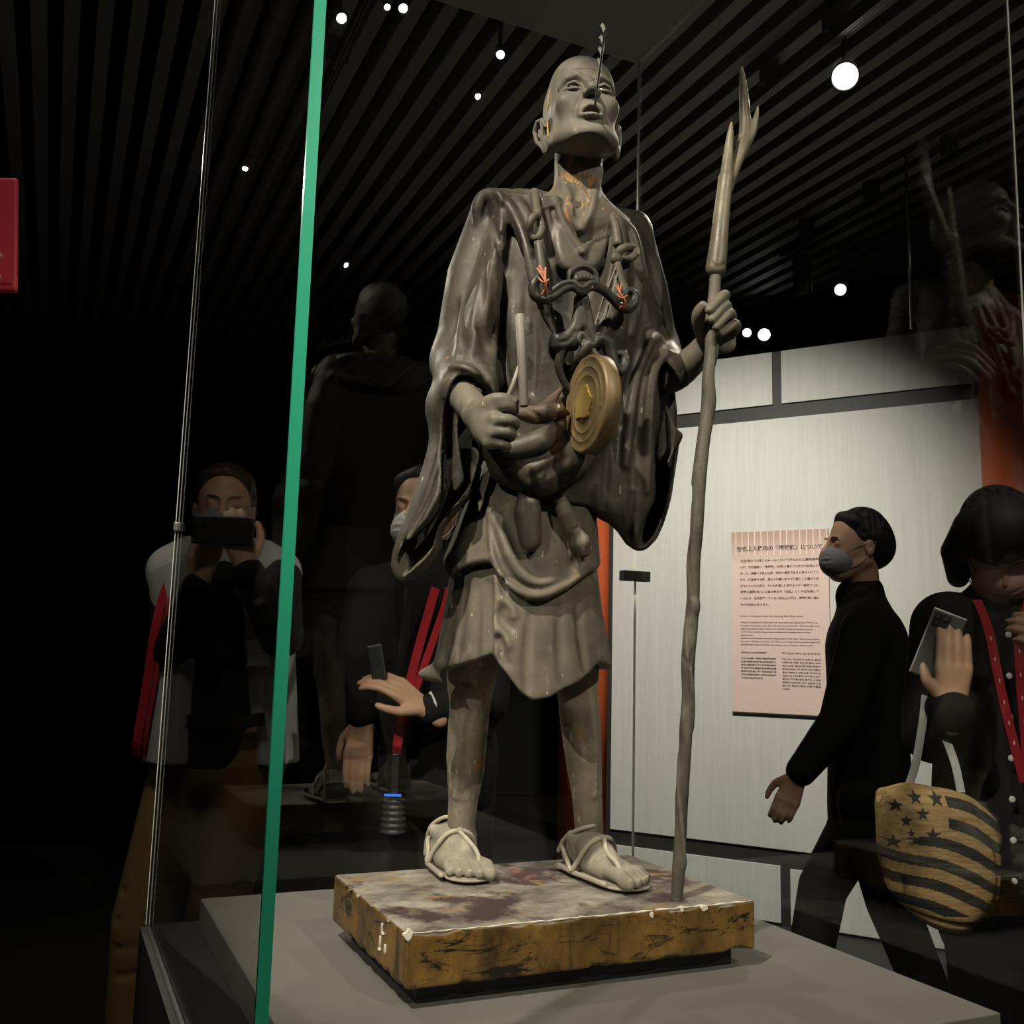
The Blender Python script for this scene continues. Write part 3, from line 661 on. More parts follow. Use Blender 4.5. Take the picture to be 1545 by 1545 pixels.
# ---------------- skirt: lower layer, hip layer
def shell(cl, secs, th, hem, cu, cv, zb, k=0.002, bottom_extra=0.0):
    """hollow skirt whose hem follows the given pixels in front and zb behind"""
    tmp = cl.like(); tmp.loft(secs, 0)
    th_, zz = [], []
    for p in hem:
        hp = tmp.hit(p[0], p[1])
        if hp is None: continue
        th_.append(math.atan2(hp[0]-cu, hp[1]-cv)); zz.append(hp[2])
    o = np.argsort(th_); th_ = np.array(th_)[o]; zz = np.array(zz)[o]
    th_ = np.r_[-math.pi, th_[0]-0.5, th_, th_[-1]+0.5, math.pi]; zz = np.r_[zb, zb, zz, zb, zb]
    X, Y, Z = cl.grid((slice(None),)*3)
    ang = np.arctan2(X-cu, Y-cv); hz_ = np.interp(ang[:, :, 0], th_, zz)[:, :, None]
    inn = cl.like()
    inn.loft([(z, a, b, c-th, d-th) for z, a, b, c, d in secs], 0)
    fo = (np.sin(ang*9+Z*10)*0.5+np.sin(ang*4.3+1.1)*0.7)*0.0022
    d = np.maximum(np.maximum(tmp.D+fo, -(inn.D+fo)), (hz_ - Z)*0.8)
    cl.D = smin(cl.D, d.astype(np.float32), k)
sk = Clay((-0.215,-0.15,0.20), (0.15,0.145,0.60), 0.0020)
sl_ = [sec(700,742,890,-0.012,0.070), sec(780,712,886,-0.012,0.078), sec(850,690,891,-0.012,0.088), sec(920,680,898,-0.012,0.096), sec(985,668,907,-0.012,0.105), sec(1075,655,915,-0.012,0.114)]
hem1 = [(662,1012),(668,1008),(690,1003),(715,996),(738,988),(744,988),(750,1000),(765,1018),(785,1045),(805,1057),(832,1053),(852,1040),(872,1031),(890,1018),(905,1000)]
shell(sk, sl_, 0.018, hem1, -0.03, -0.012, 0.285)
sh_ = [sec(700,738,893,-0.012,0.078), sec(780,704,890,-0.012,0.086), sec(850,676,895,-0.012,0.099), sec(930,664,902,-0.012,0.108)]
hem2 = [(676,872),(690,858),(712,851),(736,848),(748,858),(760,872),(775,892),(795,905),(825,905),(850,893),(872,881),(890,866)]
shell(sk, sh_, 0.026, hem2, -0.03, -0.012, 0.43)
# flying corner, image left
sk.pillow([(664,985,-.03),(650,1000,-.03),(636,1010,-.03),(632,1020,-.03),(645,1029,-.03),(660,1030,-.02),(671,1036,-.02),(668,1020,-.01),(672,1008,0),(682,1000,0),(684,970,0)], 0.010, 0.012, 0.008)
# wrapped edge with ruffle, folds
sk.stroke([(737,752),(741,800),(746,846),(757,868)], [0.004,0.005,0.005,0.004], 0.004, 0.001)
sk.stroke([(748,870),(752,900),(748,930),(746,960),(750,985)], [0.004,0.006,0.006,0.005,0.004], 0.004, 0.002)
sk.stroke([(755,905),(772,915),(776,930)], 0.004, 0.006, 0.001); sk.stroke([(752,925),(764,940),(772,948)], 0.0045, 0.006, 0, 'sub')
sk.stroke([(752,950),(764,962),(768,975)], 0.004, 0.006, 0.001); sk.stroke([(752,965),(758,985),(764,1000)], 0.0045, 0.006, 0, 'sub')
sk.stroke([(741,790),(752,830),(772,866),(796,886)], [0.003,0.005,0.006,0.003], 0.008, 0, 'sub')
sk.stroke([(745,770),(770,840),(800,880),(840,878),(885,848)], [0.003,0.006,0.007,0.006,0.004], 0.012, 0.001)
sk.stroke([(760,770),(790,840),(815,866)], [0.004,0.010,0.004], 0.016, 0, 'sub')
sk.stroke([(885,820),(870,850),(845,868)], [0.003,0.006,0.003], 0.010, 0, 'sub')
sk.stroke([(690,866),(705,858),(735,856)], 0.003, 0.005, 0, 'sub'); sk.stroke([(684,862),(706,846),(736,842)], 0.004, 0.006, 0.001)
sk.stroke([(766,880),(795,897),(828,896),(870,872),(892,854)], 0.0045, 0.005, 0.001)
sk.stroke([(770,872),(800,888),(830,886),(868,864)], 0.003, 0.005, 0, 'sub')
for a, b in (((705,870),(690,990)), ((724,868),(718,985)), ((800,930),(795,1040)), ((845,915),(850,1030)), ((872,900),(885,1010))):
    sk.stroke([a, ((a[0]+b[0])/2-2, (a[1]+b[1])/2), b], [0.003,0.006,0.004], 0.016, 0, 'sub')
sk.stroke([(690,880),(676,950),(662,1000)], [0.003,0.006,0.006], 0.012, 0.001)
sk.stroke([(735,880),(737,940),(738,980)], [0.004,0.006,0.004], 0.012, 0, 'sub')
sk.blur(2)
clay_obj('skirt', sk, M['skirt'], statue, label='short wrapped skirt with flaking lacquer')
# dark body core under the cloth keeps the figure closed
# ---------------- legs and feet
lg = Clay((-0.16,-0.21,-0.002), (0.15,0.12,0.40), 0.0024)
rk = [Q(722,930,-0.06), Q(712,1010,-0.075), Q(709,1060,-0.085), Q(706,1110,-0.098), Q(703,1160,-0.108), Q(699,1205,-0.118), Q(696,1245,-0.127), Q(698,1275,-0.133)]
lg.tube(catmull(rk, 4), [0.040,0.036,0.029,0.027,0.026,0.021,0.0195,0.021], 0.01)
lg.tube([Q(697,1090,-0.108), Q(693,1140,-0.122), Q(692,1190,-0.13)], [0.016,0.017,0.010], 0.012)
lk = [Q(858,930,-0.02), Q(866,1000,-0.02), Q(871,1045,-0.02), Q(876,1095,-0.026), Q(881,1150,-0.032), Q(886,1205,-0.038), Q(889,1250,-0.043), Q(891,1285,-0.05)]
lg.tube(catmull(lk, 4), [0.040,0.036,0.028,0.028,0.025,0.021,0.020,0.021], 0.01)
lg.tube([Q(868,1085,-0.048), Q(872,1130,-0.056), Q(880,1190,-0.056)], [0.016,0.018,0.010], 0.012)
lg.stroke([(704,1040),(694,1120),(688,1200)], [0.003,0.0035,0.003], 0.01, 0.0005)
lg.stroke([(886,1040),(898,1120),(896,1200)], [0.003,0.0035,0.003], 0.01, 0.0005)
lg.stroke([(846,1066),(850,1092)], 0.006, 0.012, 0, 'sub')
lg.ell(Q(866,1058,-0.004), (0.016,0.008,0.017), 0.014); lg.ell(Q(706,1050,-0.066), (0.016,0.008,0.017), 0.014)
lg.blur(1)
clay_obj('legs', lg, M['leg'], statue, label='bare lean shins with flaking lacquer')
def foot(name, heel, toe, side, ank, zup=0.0):
    """heel, toe: (u,v) on the base; side=+1 big toe towards +u"""
    heel, toe = np.array(heel), np.array(toe); L = np.linalg.norm(toe-heel); f = (toe-heel)/L; g = np.array([f[1], -f[0]])*side
    def X(a, b, z): p = heel + f*(a*L) + g*b; return np.array([p[0], p[1], z+zup])
    c = Clay((min(heel[0],toe[0])-0.055, min(heel[1],toe[1])-0.03, 0.004), (max(heel[0],toe[0])+0.055, max(heel[1],toe[1])+0.035, 0.10), 0.0017)
    c.ell(X(0.12,0,0.026), (0.023,0.026,0.022), 0.01)
    c.tube([ank, X(0.27,0,0.042), X(0.46,0.002,0.034), X(0.64,0.004,0.024)], [0.021,0.023,0.021,0.015], 0.012)
    c.tube([X(0.15,-0.010,0.020), X(0.45,-0.016,0.018), X(0.64,-0.018,0.017)], [0.016,0.015,0.012], 0.012)
    c.tube([X(0.40,0.012,0.022), X(0.66,0.017,0.019)], [0.014,0.012], 0.010)
    for s in (-1, 1): c.ell(X(0.20,s*0.021,0.052), (0.008,0.008,0.009), 0.01)
    toes = [(0.021,1.0,0.0092),(0.0065,1.0,0.0066),(-0.006,0.965,0.0062),(-0.0175,0.92,0.0058),(-0.0275,0.86,0.0056)]
    for b, e, r in toes:
        c.tube([X(0.70,b*0.9,0.021), X(e-0.10,b,0.021), X(e-0.015,b,0.0145)], [r*0.95,r*1.05,r*1.05], 0.0018)
        c.ell(X(e+0.012,b,0.0185), (r*0.62,r*0.4,r*0.5), 0.0015)
    c.blur(1)
    fo = clay_obj('foot', c, M['foot'], statue, label='dusty carved foot with five toes')
    s = Clay((c.lo[0]-0.004, c.lo[1]-0.004, 0.0), (c.lo[0]+c.h*c.D.shape[0]+0.004, c.lo[1]+c.h*c.D.shape[1]+0.004, 0.02), 0.0017)
    s.tube([X(0.05,0,0.006), X(0.45,0,0.006), X(0.80,0.001,0.006)], [0.027,0.031,0.033], 0, flat=((0,0,1), 0.17))
    s.tube([X(-0.03,0,0.010), X(0.02,-0.022,0.0095), X(0.3,-0.034,0.009), X(0.8,-0.037,0.009)], 0.0036, 0.003)
    s.tube([X(-0.03,0,0.010), X(0.02,0.022,0.0095), X(0.3,0.032,0.009), X(0.8,0.035,0.009)], 0.0036, 0.003)
    sd = clay_obj('sandal', s, M['foot'], statue, label='straw sandal sole')
    def strap(pts, r=0.0030): tube('strap', [X(*p) for p in pts], r, M['foot'], sd, 8, 5)
    strap([(0.34,-0.034,0.012),(0.40,-0.030,0.030),(0.47,-0.016,0.052),(0.49,0.004,0.057),(0.46,0.022,0.048),(0.38,0.033,0.022),(0.34,0.034,0.012)], 0.0034)
    strap([(0.02,-0.025,0.012),(0.05,-0.025,0.034),(0.16,-0.024,0.056),(0.30,-0.012,0.071),(0.36,0.004,0.070),(0.29,0.018,0.064),(0.15,0.025,0.050),(0.03,0.024,0.028)], 0.0030)
    strap([(0.49,0.000,0.058),(0.64,0.012,0.043),(0.78,0.014,0.034),(0.84,0.0135,0.024)], 0.0032)
    strap([(0.34,-0.035,0.012),(0.22,-0.030,0.026),(0.12,-0.026,0.038),(0.02,-0.014,0.042),(-0.01,0.0,0.042),(0.02,0.014,0.042),(0.12,0.027,0.036),(0.34,0.036,0.012)], 0.0032)
    k = Clay(X(0.49,0.002,0.057)-0.012, X(0.49,0.002,0.057)+0.012, 0.0015); k.ell(X(0.49,0.002,0.0575), (0.006,0.005,0.0045), 0); clay_obj('strap_knot', k, M['foot'], sd)
    return fo
foot('right', (-0.068,-0.182), (-0.0775,-0.030), 1, Q(697,1262,-0.133))
foot('left', (0.092,-0.083), (0.108,0.083), -1, Q(890,1268,-0.046))
# ---------------- hands
def chain(c, pts, r, k=0.004): c.tube(catmull(np.array([Q(*p) for p in pts]), 3), r, k)
h1 = Clay((-0.21,0.02,0.52), (-0.08,0.19,0.67), 0.0013)
chain(h1, [(690,585,.03),(706,606,.085),(722,626,.118)], [0.024,0.020,0.019], 0.01)
h1.ell(Q(732,640,.132), (0.018,0.017,0.026), 0.012)
kn1 = [(743,615,.150),(747,634,.156),(744,652,.153),(739,667,.146)]
for p in kn1: chain(h1, [(718,628,.118),p], [0.012,0.0095], 0.008)
chain(h1, [(743,615,.150),(764,612,.163),(775,619,.158),(772,625,.146)], [0.0085,0.0072,0.0066,0.006], 0.003)
chain(h1, [(747,634,.156),(768,634,.166),(777,640,.158),(772,646,.142)], [0.0088,0.0074,0.0068,0.006], 0.003)
chain(h1, [(744,652,.153),(764,652,.162),(772,657,.154),(767,661,.138)], [0.0085,0.0070,0.0064,0.006], 0.003)
chain(h1, [(739,667,.146),(756,670,.154),(765,674,.147),(762,677,.134)], [0.0078,0.0062,0.0058,0.005], 0.003)
chain(h1, [(724,618,.132),(742,604,.152),(760,602,.162),(776,606,.160)], [0.011,0.0082,0.0075,0.006], 0.005)
h1.ell(Q(776,605,.166), (0.0045,0.003,0.0035), 0.001)
h1.stroke([(748,624),(762,624)], 0.0012, 0.003, 0, 'sub'); h1.stroke([(748,643),(764,643)], 0.0012, 0.003, 0, 'sub'); h1.stroke([(744,661),(758,661)], 0.0012, 0.003, 0, 'sub')
h1.blur(1)
clay_obj('hand', h1, M['hand'], statue, label='closed hand gripping a mallet handle')
h2 = Clay((0.08,0.0,0.62), (0.245,0.19,0.83), 0.0013)
chain(h2, [(985,560,.005),(1012,566,.04),(1040,548,.07),(1066,518,.098)], [0.028,0.026,0.0215,0.0155], 0.01)
h2.ell(Q(1082,500,.098), (0.019,0.015,0.026), 0.012)
kn2 = [(1084,460,.100),(1093,472,.100),(1101,486,.098),(1104,502,.096)]
for p in kn2: chain(h2, [(1070,515,.096),p], [0.012,0.009], 0.008)
chain(h2, [kn2[0],(1093,449,.122),(1091,446,.142),(1070,468,.153)], [0.0085,0.0075,0.0072,0.006], 0.0025)
chain(h2, [kn2[1],(1097,465,.122),(1093,461,.143),(1074,482,.153)], [0.0085,0.0075,0.0072,0.006], 0.0025)
chain(h2, [kn2[2],(1104,478,.122),(1099,473,.143),(1080,493,.152)], [0.0085,0.0075,0.0072,0.006], 0.0025)
chain(h2, [kn2[3],(1111,495,.118),(1108,489,.138),(1088,503,.147)], [0.008,0.007,0.0066,0.0055], 0.0025)
chain(h2, [(1064,512,.104),(1055,492,.118),(1053,474,.130),(1060,461,.140)], [0.011,0.0095,0.0085,0.0065], 0.005)
chain(h2, [(1106,500,.096),(1103,520,.10),(1088,526,.10)], [0.009,0.009,0.008], 0.008)
h2.blur(1)
clay_obj('hand', h2, M['hand'], statue, label='raised hand closed round the staff')

# ---------------- rod of small figures rising from the mouth
r0, r1 = hpt(0.006,0.092,-0.070), Q(913, 44, 0.255)
rod = tube('mouth_rod', [r0 + (r1-r0)*t for t in (0,0.25,0.5,0.75,1)], 0.0014, M['yoke'], statue, 8, label='thin rod rising from the open mouth')
def little_figure(p, sc):
    c = Clay((-0.014,-0.012,0), (0.014,0.012,0.060), 0.0012)
    c.loft([(0.0,0,0,0.006,0.005),(0.012,0,0,0.0065,0.005),(0.028,0,0,0.0075,0.005),(0.036,0,0,0.0075,0.0045),(0.041,0,0,0.003,0.003)], 0.002)
    c.ell((0,0,0.046), (0.0045,0.0045,0.0055), 0.001); c.ell((0,0,0.052), (0.0022,0.0022,0.002), 0.001)
    c.ell((0,-0.004,0.045), (0.009,0.0014,0.010), 0.001); c.ell((0,0.004,0.029), (0.004,0.003,0.003), 0.002)
    d = (r1-r0)/np.linalg.norm(r1-r0); z = np.array([-0.05,-0.35,1.0]); z = z/np.linalg.norm(z); x = np.cross(d, z); x /= np.linalg.norm(x); y = np.cross(z, x)
    return clay_obj('small_figure', c, M['rod'], statue, lambda V: p + sc*(V[:,[0]]*x + V[:,[1]]*y + V[:,[2]]*z))
for i in range(6):
    t = 0.34 + 0.125*i; little_figure(r0 + (r1-r0)*t, 0.24 + 0.012*i)

# ---------------- carrying straps on the shoulders (loops, twine)
for pts, r in (([(806,290,.045),(808,305,.062),(811,325,.078)], 0.0065), ([(812,366,.10),(816,395,.108),(818,420,.116)], 0.006),
               ([(918,318,.045),(928,340,.066),(932,370,.080)], 0.0065), ([(931,398,.098),(938,425,.106),(944,442,.112)], 0.006)):
    tube('strap', [Q(*p) for p in pts], r, M['robe'], statue, 10, 5)
def ringtube(name, cx, cy, v, a, b, r, mat, par, tw=0.0):
    P = [Q(cx + a*math.cos(t) - tw*b*math.sin(t), cy + b*math.sin(t), v + 0.004*math.sin(2*t)) for t in np.linspace(0, 2*math.pi, 28)]
    return tube(name, P, r, mat, par, 10)
ringtube('strap_loop', 808, 343, .092, 9, 17, 0.0052, M['robe'], statue)
ringtube('strap_loop', 946, 382, .092, 13, 9, 0.0058, M['robe'], statue, 0.2)
kc = Clay((0.0,0.05,0.76), (0.13,0.14,0.92), 0.0018); kc.ell(Q(930,391,.098), (0.009,0.007,0.009), 0.002); kc.ell(Q(945,391,.096), (0.011,0.006,0.005), 0.002)
clay_obj('strap_knot', kc, M['robe'], statue)

# ================================================================== GONG CARRIER, GONG, MALLET, STAFF
yoke = empty('gong_carrier', STAT_M, 'black carved scroll-shaped gong carrier hanging across the monk statue chest', 'gong carrier')
def ytube(name, pts, r, sm=5, mat='yoke', n=10, par=None): return tube(name, [Q(*p) for p in pts], r, M[mat], par or yoke, n, sm)
yk = Clay((-0.09,0.06,0.68), (0.13,0.16,0.86), 0.0015)
def ychain(pts, r, k=0.002, c=None): (c or yk).tube(catmull(np.array([Q(*p) for p in pts]), 4), r, k)
ychain([(826,428,.122),(820,420,.122),(810,422,.120),(804,434,.118),(809,447,.118),(822,452,.120),(838,446,.124),(852,436,.128),(866,433,.130),(878,441,.132),(892,433,.130),(908,438,.128),(922,450,.124),(934,462,.120),(946,466,.116),(956,458,.114),(957,444,.114),(948,438,.114),(941,446,.116)],
       [0.004,0.005,0.006,0.007,0.0075,0.0065,0.0055,0.0055,0.0055,0.0055,0.0055,0.0055,0.0055,0.006,0.007,0.0075,0.006,0.005,0.004])
ychain([(826,444,.124),(846,429,.130),(864,425,.134),(878,434,.136),(893,426,.134),(912,434,.130),(930,452,.124)], 0.0034)
yk.blur(1)
clay_obj('scroll_bar', yk, M['yoke'], yoke)
ychain2 = Clay((-0.04,0.07,0.74), (0.09,0.16,0.88), 0.0015)
ychain([(856,430,.128),(858,414,.128),(870,404,.126),(884,403,.126),(897,411,.126),(902,428,.126)], [0.0035,0.0042,0.0042,0.0042,0.0042,0.0035], 0.002, ychain2)
ychain([(864,430,.128),(868,416,.127),(880,411,.127),(892,417,.127),(896,428,.127)], 0.0026, 0.002, ychain2)
for a in range(5): ychain2.ell(Q(870+a*5.5, 422-4*math.sin(math.pi*(a+.5)/5), .131), (0.0042,0.004,0.006), 0.001)
clay_obj('flower_crest', ychain2, M['yoke'], yoke)
yb = Clay((-0.08,0.05,0.60), (0.13,0.17,0.80), 0.0015)
Qy = Q
yb.pillow([(868,446,.118),(886,444,.122),(892,470,.12),(900,505,.12),(908,525,.12),(895,532,.12),(882,512,.12),(878,500,.12),(872,528,.115),(858,531,.11),(843,530,.11),(834,524,.11),(834,506,.11),(848,502,.112),(860,488,.115),(866,466,.118)], 0.008, 0.010, 0.003)
ychain([(874,540,.128),(880,528,.134),(884,512,.136),(878,504,.136),(873,511,.136),(876,518,.137)], [0.006,0.0065,0.0055,0.0045,0.004,0.003], 0.003, yb)
ychain([(878,534,.134),(890,522,.138),(903,512,.138),(914,517,.138),(921,532,.138),(926,550,.140)], [0.005,0.008,0.009,0.009,0.0085,0.007], 0.003, yb)
ychain([(926,552,.140),(936,560,.140),(943,550,.138),(941,536,.136),(934,534,.136)], [0.006,0.007,0.0075,0.0065,0.005], 0.003, yb)
ychain([(848,532,.108),(843,552,.104),(850,574,.100),(862,592,.098),(872,602,.096)], [0.0075,0.006,0.005,0.005,0.004], 0.003, yb)
ychain([(814,452,.112),(822,480,.108),(836,502,.108)], [0.0035,0.003,0.0025], 0.002, yb)
yb.stroke([(846,516),(858,514),(868,500)], 0.0016, 0.003, 0, 'sub'); yb.stroke([(884,456),(890,490),(898,515)], 0.0014, 0.003, 0, 'sub'); yb.stroke([(875,456),(874,490)], 0.0014, 0.003, 0, 'sub')
yb.blur(1)
clay_obj('scroll_bracket', yb, M['yoke'], yoke)
for cx, cy, v0, seed in ((820,424,.128,3), (938,448,.124,8)):
    rg = random.Random(seed)
    for i in range(3):
        ytube('twine', [(cx-8+rg.uniform(-3,3)+i*4, cy-20+rg.uniform(-3,3), v0), (cx+rg.uniform(-4,4), cy-6, v0+.007), (cx+3+rg.uniform(-4,4), cy+6, v0+.008), (cx-3+i*4, cy+20+rg.uniform(-3,4), v0)], 0.0013, 5, 'twine', 6)
    ytube('twine', [(cx-7,cy-4,v0+.004),(cx,cy+2,v0+.010),(cx+8,cy-2,v0+.004)], 0.0013, 5, 'twine', 6)
ytube('cord', [(930,400,.10),(918,432,.112),(905,470,.115)], 0.001, 5, 'rod', 6)
ytube('cord', [(934,402,.10),(926,434,.112),(914,480,.112)], 0.001, 5, 'rod', 6)

gong = empty('gong', STAT_M @ Matrix.Translation(Vector(Q(893, 611, 0.150))) @ Matrix.Rotation(math.radians(-90), 4, 'Y') @ Matrix.Rotation(math.radians(4), 4, 'X'), 'round bronze gong hanging edge-on before the monk statue, gold patch in its middle', 'gong')
def lathe(prof, n=64):
    V = [(r*math.cos(2*math.pi*k/n), r*math.sin(2*math.pi*k/n), z) for r, z in prof for k in range(n)]
    F = [(i*n+k, i*n+(k+1)%n, (i+1)*n+(k+1)%n, (i+1)*n+k) for i in range(len(prof)-1) for k in range(n)]
    F += [tuple(range(n-1,-1,-1)), tuple((len(prof)-1)*n+k for k in range(n))]; return V, F
RG = 0.063
pf = [(RG*0.93,-0.012),(RG,-0.009),(RG,0.007),(RG*0.97,0.0100),(RG*0.93,0.0104),(RG*0.915,0.0098),(RG*0.78,0.0098),(RG*0.77,0.0104),(RG*0.75,0.0104),(RG*0.74,0.0098),(RG*0.60,0.0100),(RG*0.59,0.0106),(RG*0.57,0.0106),(RG*0.56,0.0100),(RG*0.38,0.0104),(RG*0.37,0.0112),(RG*0.12,0.0115)]
V, F = lathe(pf); mesh_obj('disc', V, F, M['bronze'], gong, True)
rg = random.Random(5)
blob = [(RG*0.36*(0.85+0.13*math.sin(3*t+1)+0.05*rg.uniform(-1,1))*math.cos(t)*1.1, RG*0.44*(0.9+0.10*math.sin(5*t)+0.05*rg.uniform(-1,1))*math.sin(t)) for t in np.linspace(0, 2*math.pi, 40, endpoint=False)]
V = [(x,y,0.0100) for x,y in blob] + [(x*0.94,y*0.94,0.0132) for x,y in blob]; nb_ = len(blob)
F = [(k,(k+1)%nb_,nb_+(k+1)%nb_,nb_+k) for k in range(nb_)] + [tuple(nb_+k for k in range(nb_))]
mesh_obj('gold_patch', V, F, M['gold'], gong, label='worn gold boss in the middle of the gong')
V, F = tube_geo(catmull([(RG*0.86,0.014,-0.010),(RG*1.02,0.010,0.0),(RG*1.12,0.004,0.0)], 5), 0.0032, 8); mesh_obj('hanging_lug', V, F, M['yoke'], gong, True)

mallet = empty('mallet', STAT_M, 'thin pale T-shaped wooden mallet held in the statue hand', 'mallet')
a, b = Q(784,474,.172), Q(791,613,.172); ax_ = (b-a)/np.linalg.norm(b-a)
bar = tube('mallet_head', [a, a+ax_*0.001, a+(b-a)*0.5, b-ax_*0.001, b], [0.0046,0.0054,0.0054,0.0056,0.005], M['rod'], mallet, 16)
tube('bore', [b-ax_*0.0005, b+ax_*0.0008], 0.0034, M['black'], bar, 14)
tube('handle', [Q(761,612,.160), Q(774,580,.165), Q(785,548,.170)], [0.0034,0.0028,0.0026], M['rod'], mallet, 10)

staff = empty('antler_staff', STAT_M, 'twisted wooden walking staff topped with a forked deer antler', 'staff')
sp = [(1021,1357,.118),(1024,1310,.118),(1027,1255,.118),(1029,1200,.119),(1033,1150,.119),(1035,1100,.119),(1038,1050,.12),(1038,1000,.12),(1042,950,.12),(1046,900,.121),(1046,850,.121),(1050,800,.122),(1054,750,.122),(1056,710,.122),(1062,660,.123),(1069,610,.123),(1069,570,.124),(1074,530,.124),(1073,490,.125),(1077,450,.125),(1080,412,.126)]
ps = catmull(np.array([Q(*p) for p in sp]), 4)
sf = Clay((0.10,0.095,-0.002), (0.23,0.155,0.86), 0.0018)
rr = [0.0075,0.0085,0.0078,0.0086,0.0078,0.0088,0.0080,0.0092,0.0095,0.0085,0.0095,0.0100,0.0088,0.0098,0.0092,0.0105,0.0090,0.0100,0.0088,0.0085,0.0080]
sf.tube(ps, rr, 0)
for i, (p, q_) in enumerate(((20,34),(36,50),(50,62),(60,72),(4,18))):
    P = []
    for j in range(p, q_):
        t = (j-p)/(q_-p); an = 0.6 + i*1.7 + t*2.6; P.append(ps[j] + 0.0095*np.array([math.cos(an), math.sin(an), 0]))
    sf.tube(P, [0.001,0.0035,0.001], 0.005, 'sub' if i % 2 else 'add')
sf.ell(Q(1050,915,.128), (0.006,0.005,0.011), 0.005); sf.ell(Q(1029,1300,.123), (0.005,0.004,0.006), 0.005)
sf.stroke([(1032,990),(1040,1020),(1036,1070),(1040,1100)], 0.0016, 0.003, 0, 'sub'); sf.stroke([(1044,985),(1034,1040),(1042,1090)], 0.0014, 0.003, 0, 'sub')
sf.blur(1)
clay_obj('staff_pole', sf, M['staff'], staff)
an_ = Clay((0.13,0.07,0.78), (0.30,0.18,1.19), 0.0018)
def achain(pts, r, k=0.004): an_.tube(catmull(np.array([Q(*p) for p in pts]), 4), r, k)
achain([(1080,404,.126),(1082,388,.126),(1085,360,.126),(1090,310,.126),(1095,270,.126)], [0.0145,0.0140,0.0125,0.0110,0.0105])
achain([(1095,272,.126),(1099,230,.128),(1102,200,.130),(1104,182,.132)], [0.0095,0.007,0.0045,0.0016])
achain([(1098,285,.124),(1106,258,.122),(1117,230,.120),(1124,200,.118),(1123,160,.116),(1121,125,.114),(1119,100,.112)], [0.0075,0.0085,0.0090,0.0088,0.0076,0.0055,0.0020])
achain([(1120,228,.120),(1134,202,.122),(1140,180,.124),(1144,158,.126)], [0.0075,0.0065,0.0045,0.0016])
an_.stroke([(1074,396),(1082,402),(1094,398)], 0.0016, 0.003, 0, 'sub')
an_.blur(1)
clay_obj('antler', an_, M['antler'], staff, label='forked deer antler tip')
# ================================================================== CARVED BASE
base = empty('statue_base', STAT_M, 'worn rectangular wooden base under the monk statue, ochre lacquered sides, grey top', 'base')
bb = Clay((-0.245,-0.165,-0.068), (0.245,0.165,0.006), 0.0025)
bb.rbox((0,0,-0.030), (0.234,0.153,0.030), 0.004, 0)
_r = random.Random(2)
for i in range(26):
    e = _r.choice((0,1,2,3)); a = _r.uniform(-1,1)
    p = {0:(a*0.234,0.153,0),1:(a*0.234,0.153,-0.06),2:(-0.234,a*0.153,0),3:(-0.234,a*0.153,-0.06)}[e]
    bb.ell(p, (_r.uniform(.006,.02),_r.uniform(.004,.012),_r.uniform(.0025,.005)), 0.003, 'sub')
clay_obj('block', bb, M['base'], base)
box('foot_recess', (-0.212,-0.131,-0.081), (0.212,0.131,-0.0585), M['black'], base)
# pale worn front edge and plaster chips
ed = []
xs = np.linspace(-0.225, 0.228, 60)
for x in xs: ed.append((x, 0.1515+_r.uniform(-.0006,.0006), -0.0012+_r.uniform(-.0006,.0006)))
tube('worn_edge', ed, [0.0004+0.0013*(0.5+0.5*math.sin(i*1.7))*(0.1+0.9*min(1,i/38)) for i in range(60)], M['plaster'], base, 6, label='bare pale worn edge')
def chip(c, r, ax, seed):
    rg = random.Random(seed); n = 11
    if np.ndim(r) == 0: r = (r, r)
    pts = [(r[0]*rg.uniform(.55,1.1)*math.cos(2*math.pi*k/n), r[1]*rg.uniform(.55,1.1)*math.sin(2*math.pi*k/n)) for k in range(n)]
    def P(a, b, h): return (c[0]+a, c[1]+h, c[2]+b) if ax == 'v' else (c[0]-h, c[1]+a, c[2]+b)
    V = [P(a,b,-0.002) for a,b in pts] + [P(a*.9,b*.9,0.0012) for a,b in pts]
    F = [(k,(k+1)%n,n+(k+1)%n,n+k) for k in range(n)] + [tuple(n+k for k in range(n))]
    mesh_obj('plaster_chip', V, F, M['plaster'], base)
chip((-0.231,0.152,-0.002), 0.007, 'v', 1); chip((0.155,0.153,-0.004), (0.008,0.004), 'v', 4); chip((0.078,0.153,-0.006), (0.003,0.004), 'v', 5); chip((0.122,0.153,-0.003), (0.0025,0.004), 'v', 6)
chip((-0.2345,0.072,-0.020), (0.006,0.0022), 'u', 7); chip((-0.2345,0.064,-0.030), (0.0022,0.0085), 'u', 8); chip((-0.2345,0.083,-0.034), (0.003,0.007), 'u', 9); chip((-0.2345,0.062,-0.040), (0.005,0.0025), 'u', 10); chip((-0.2345,0.069,-0.014), (0.0015,0.006), 'u', 11)

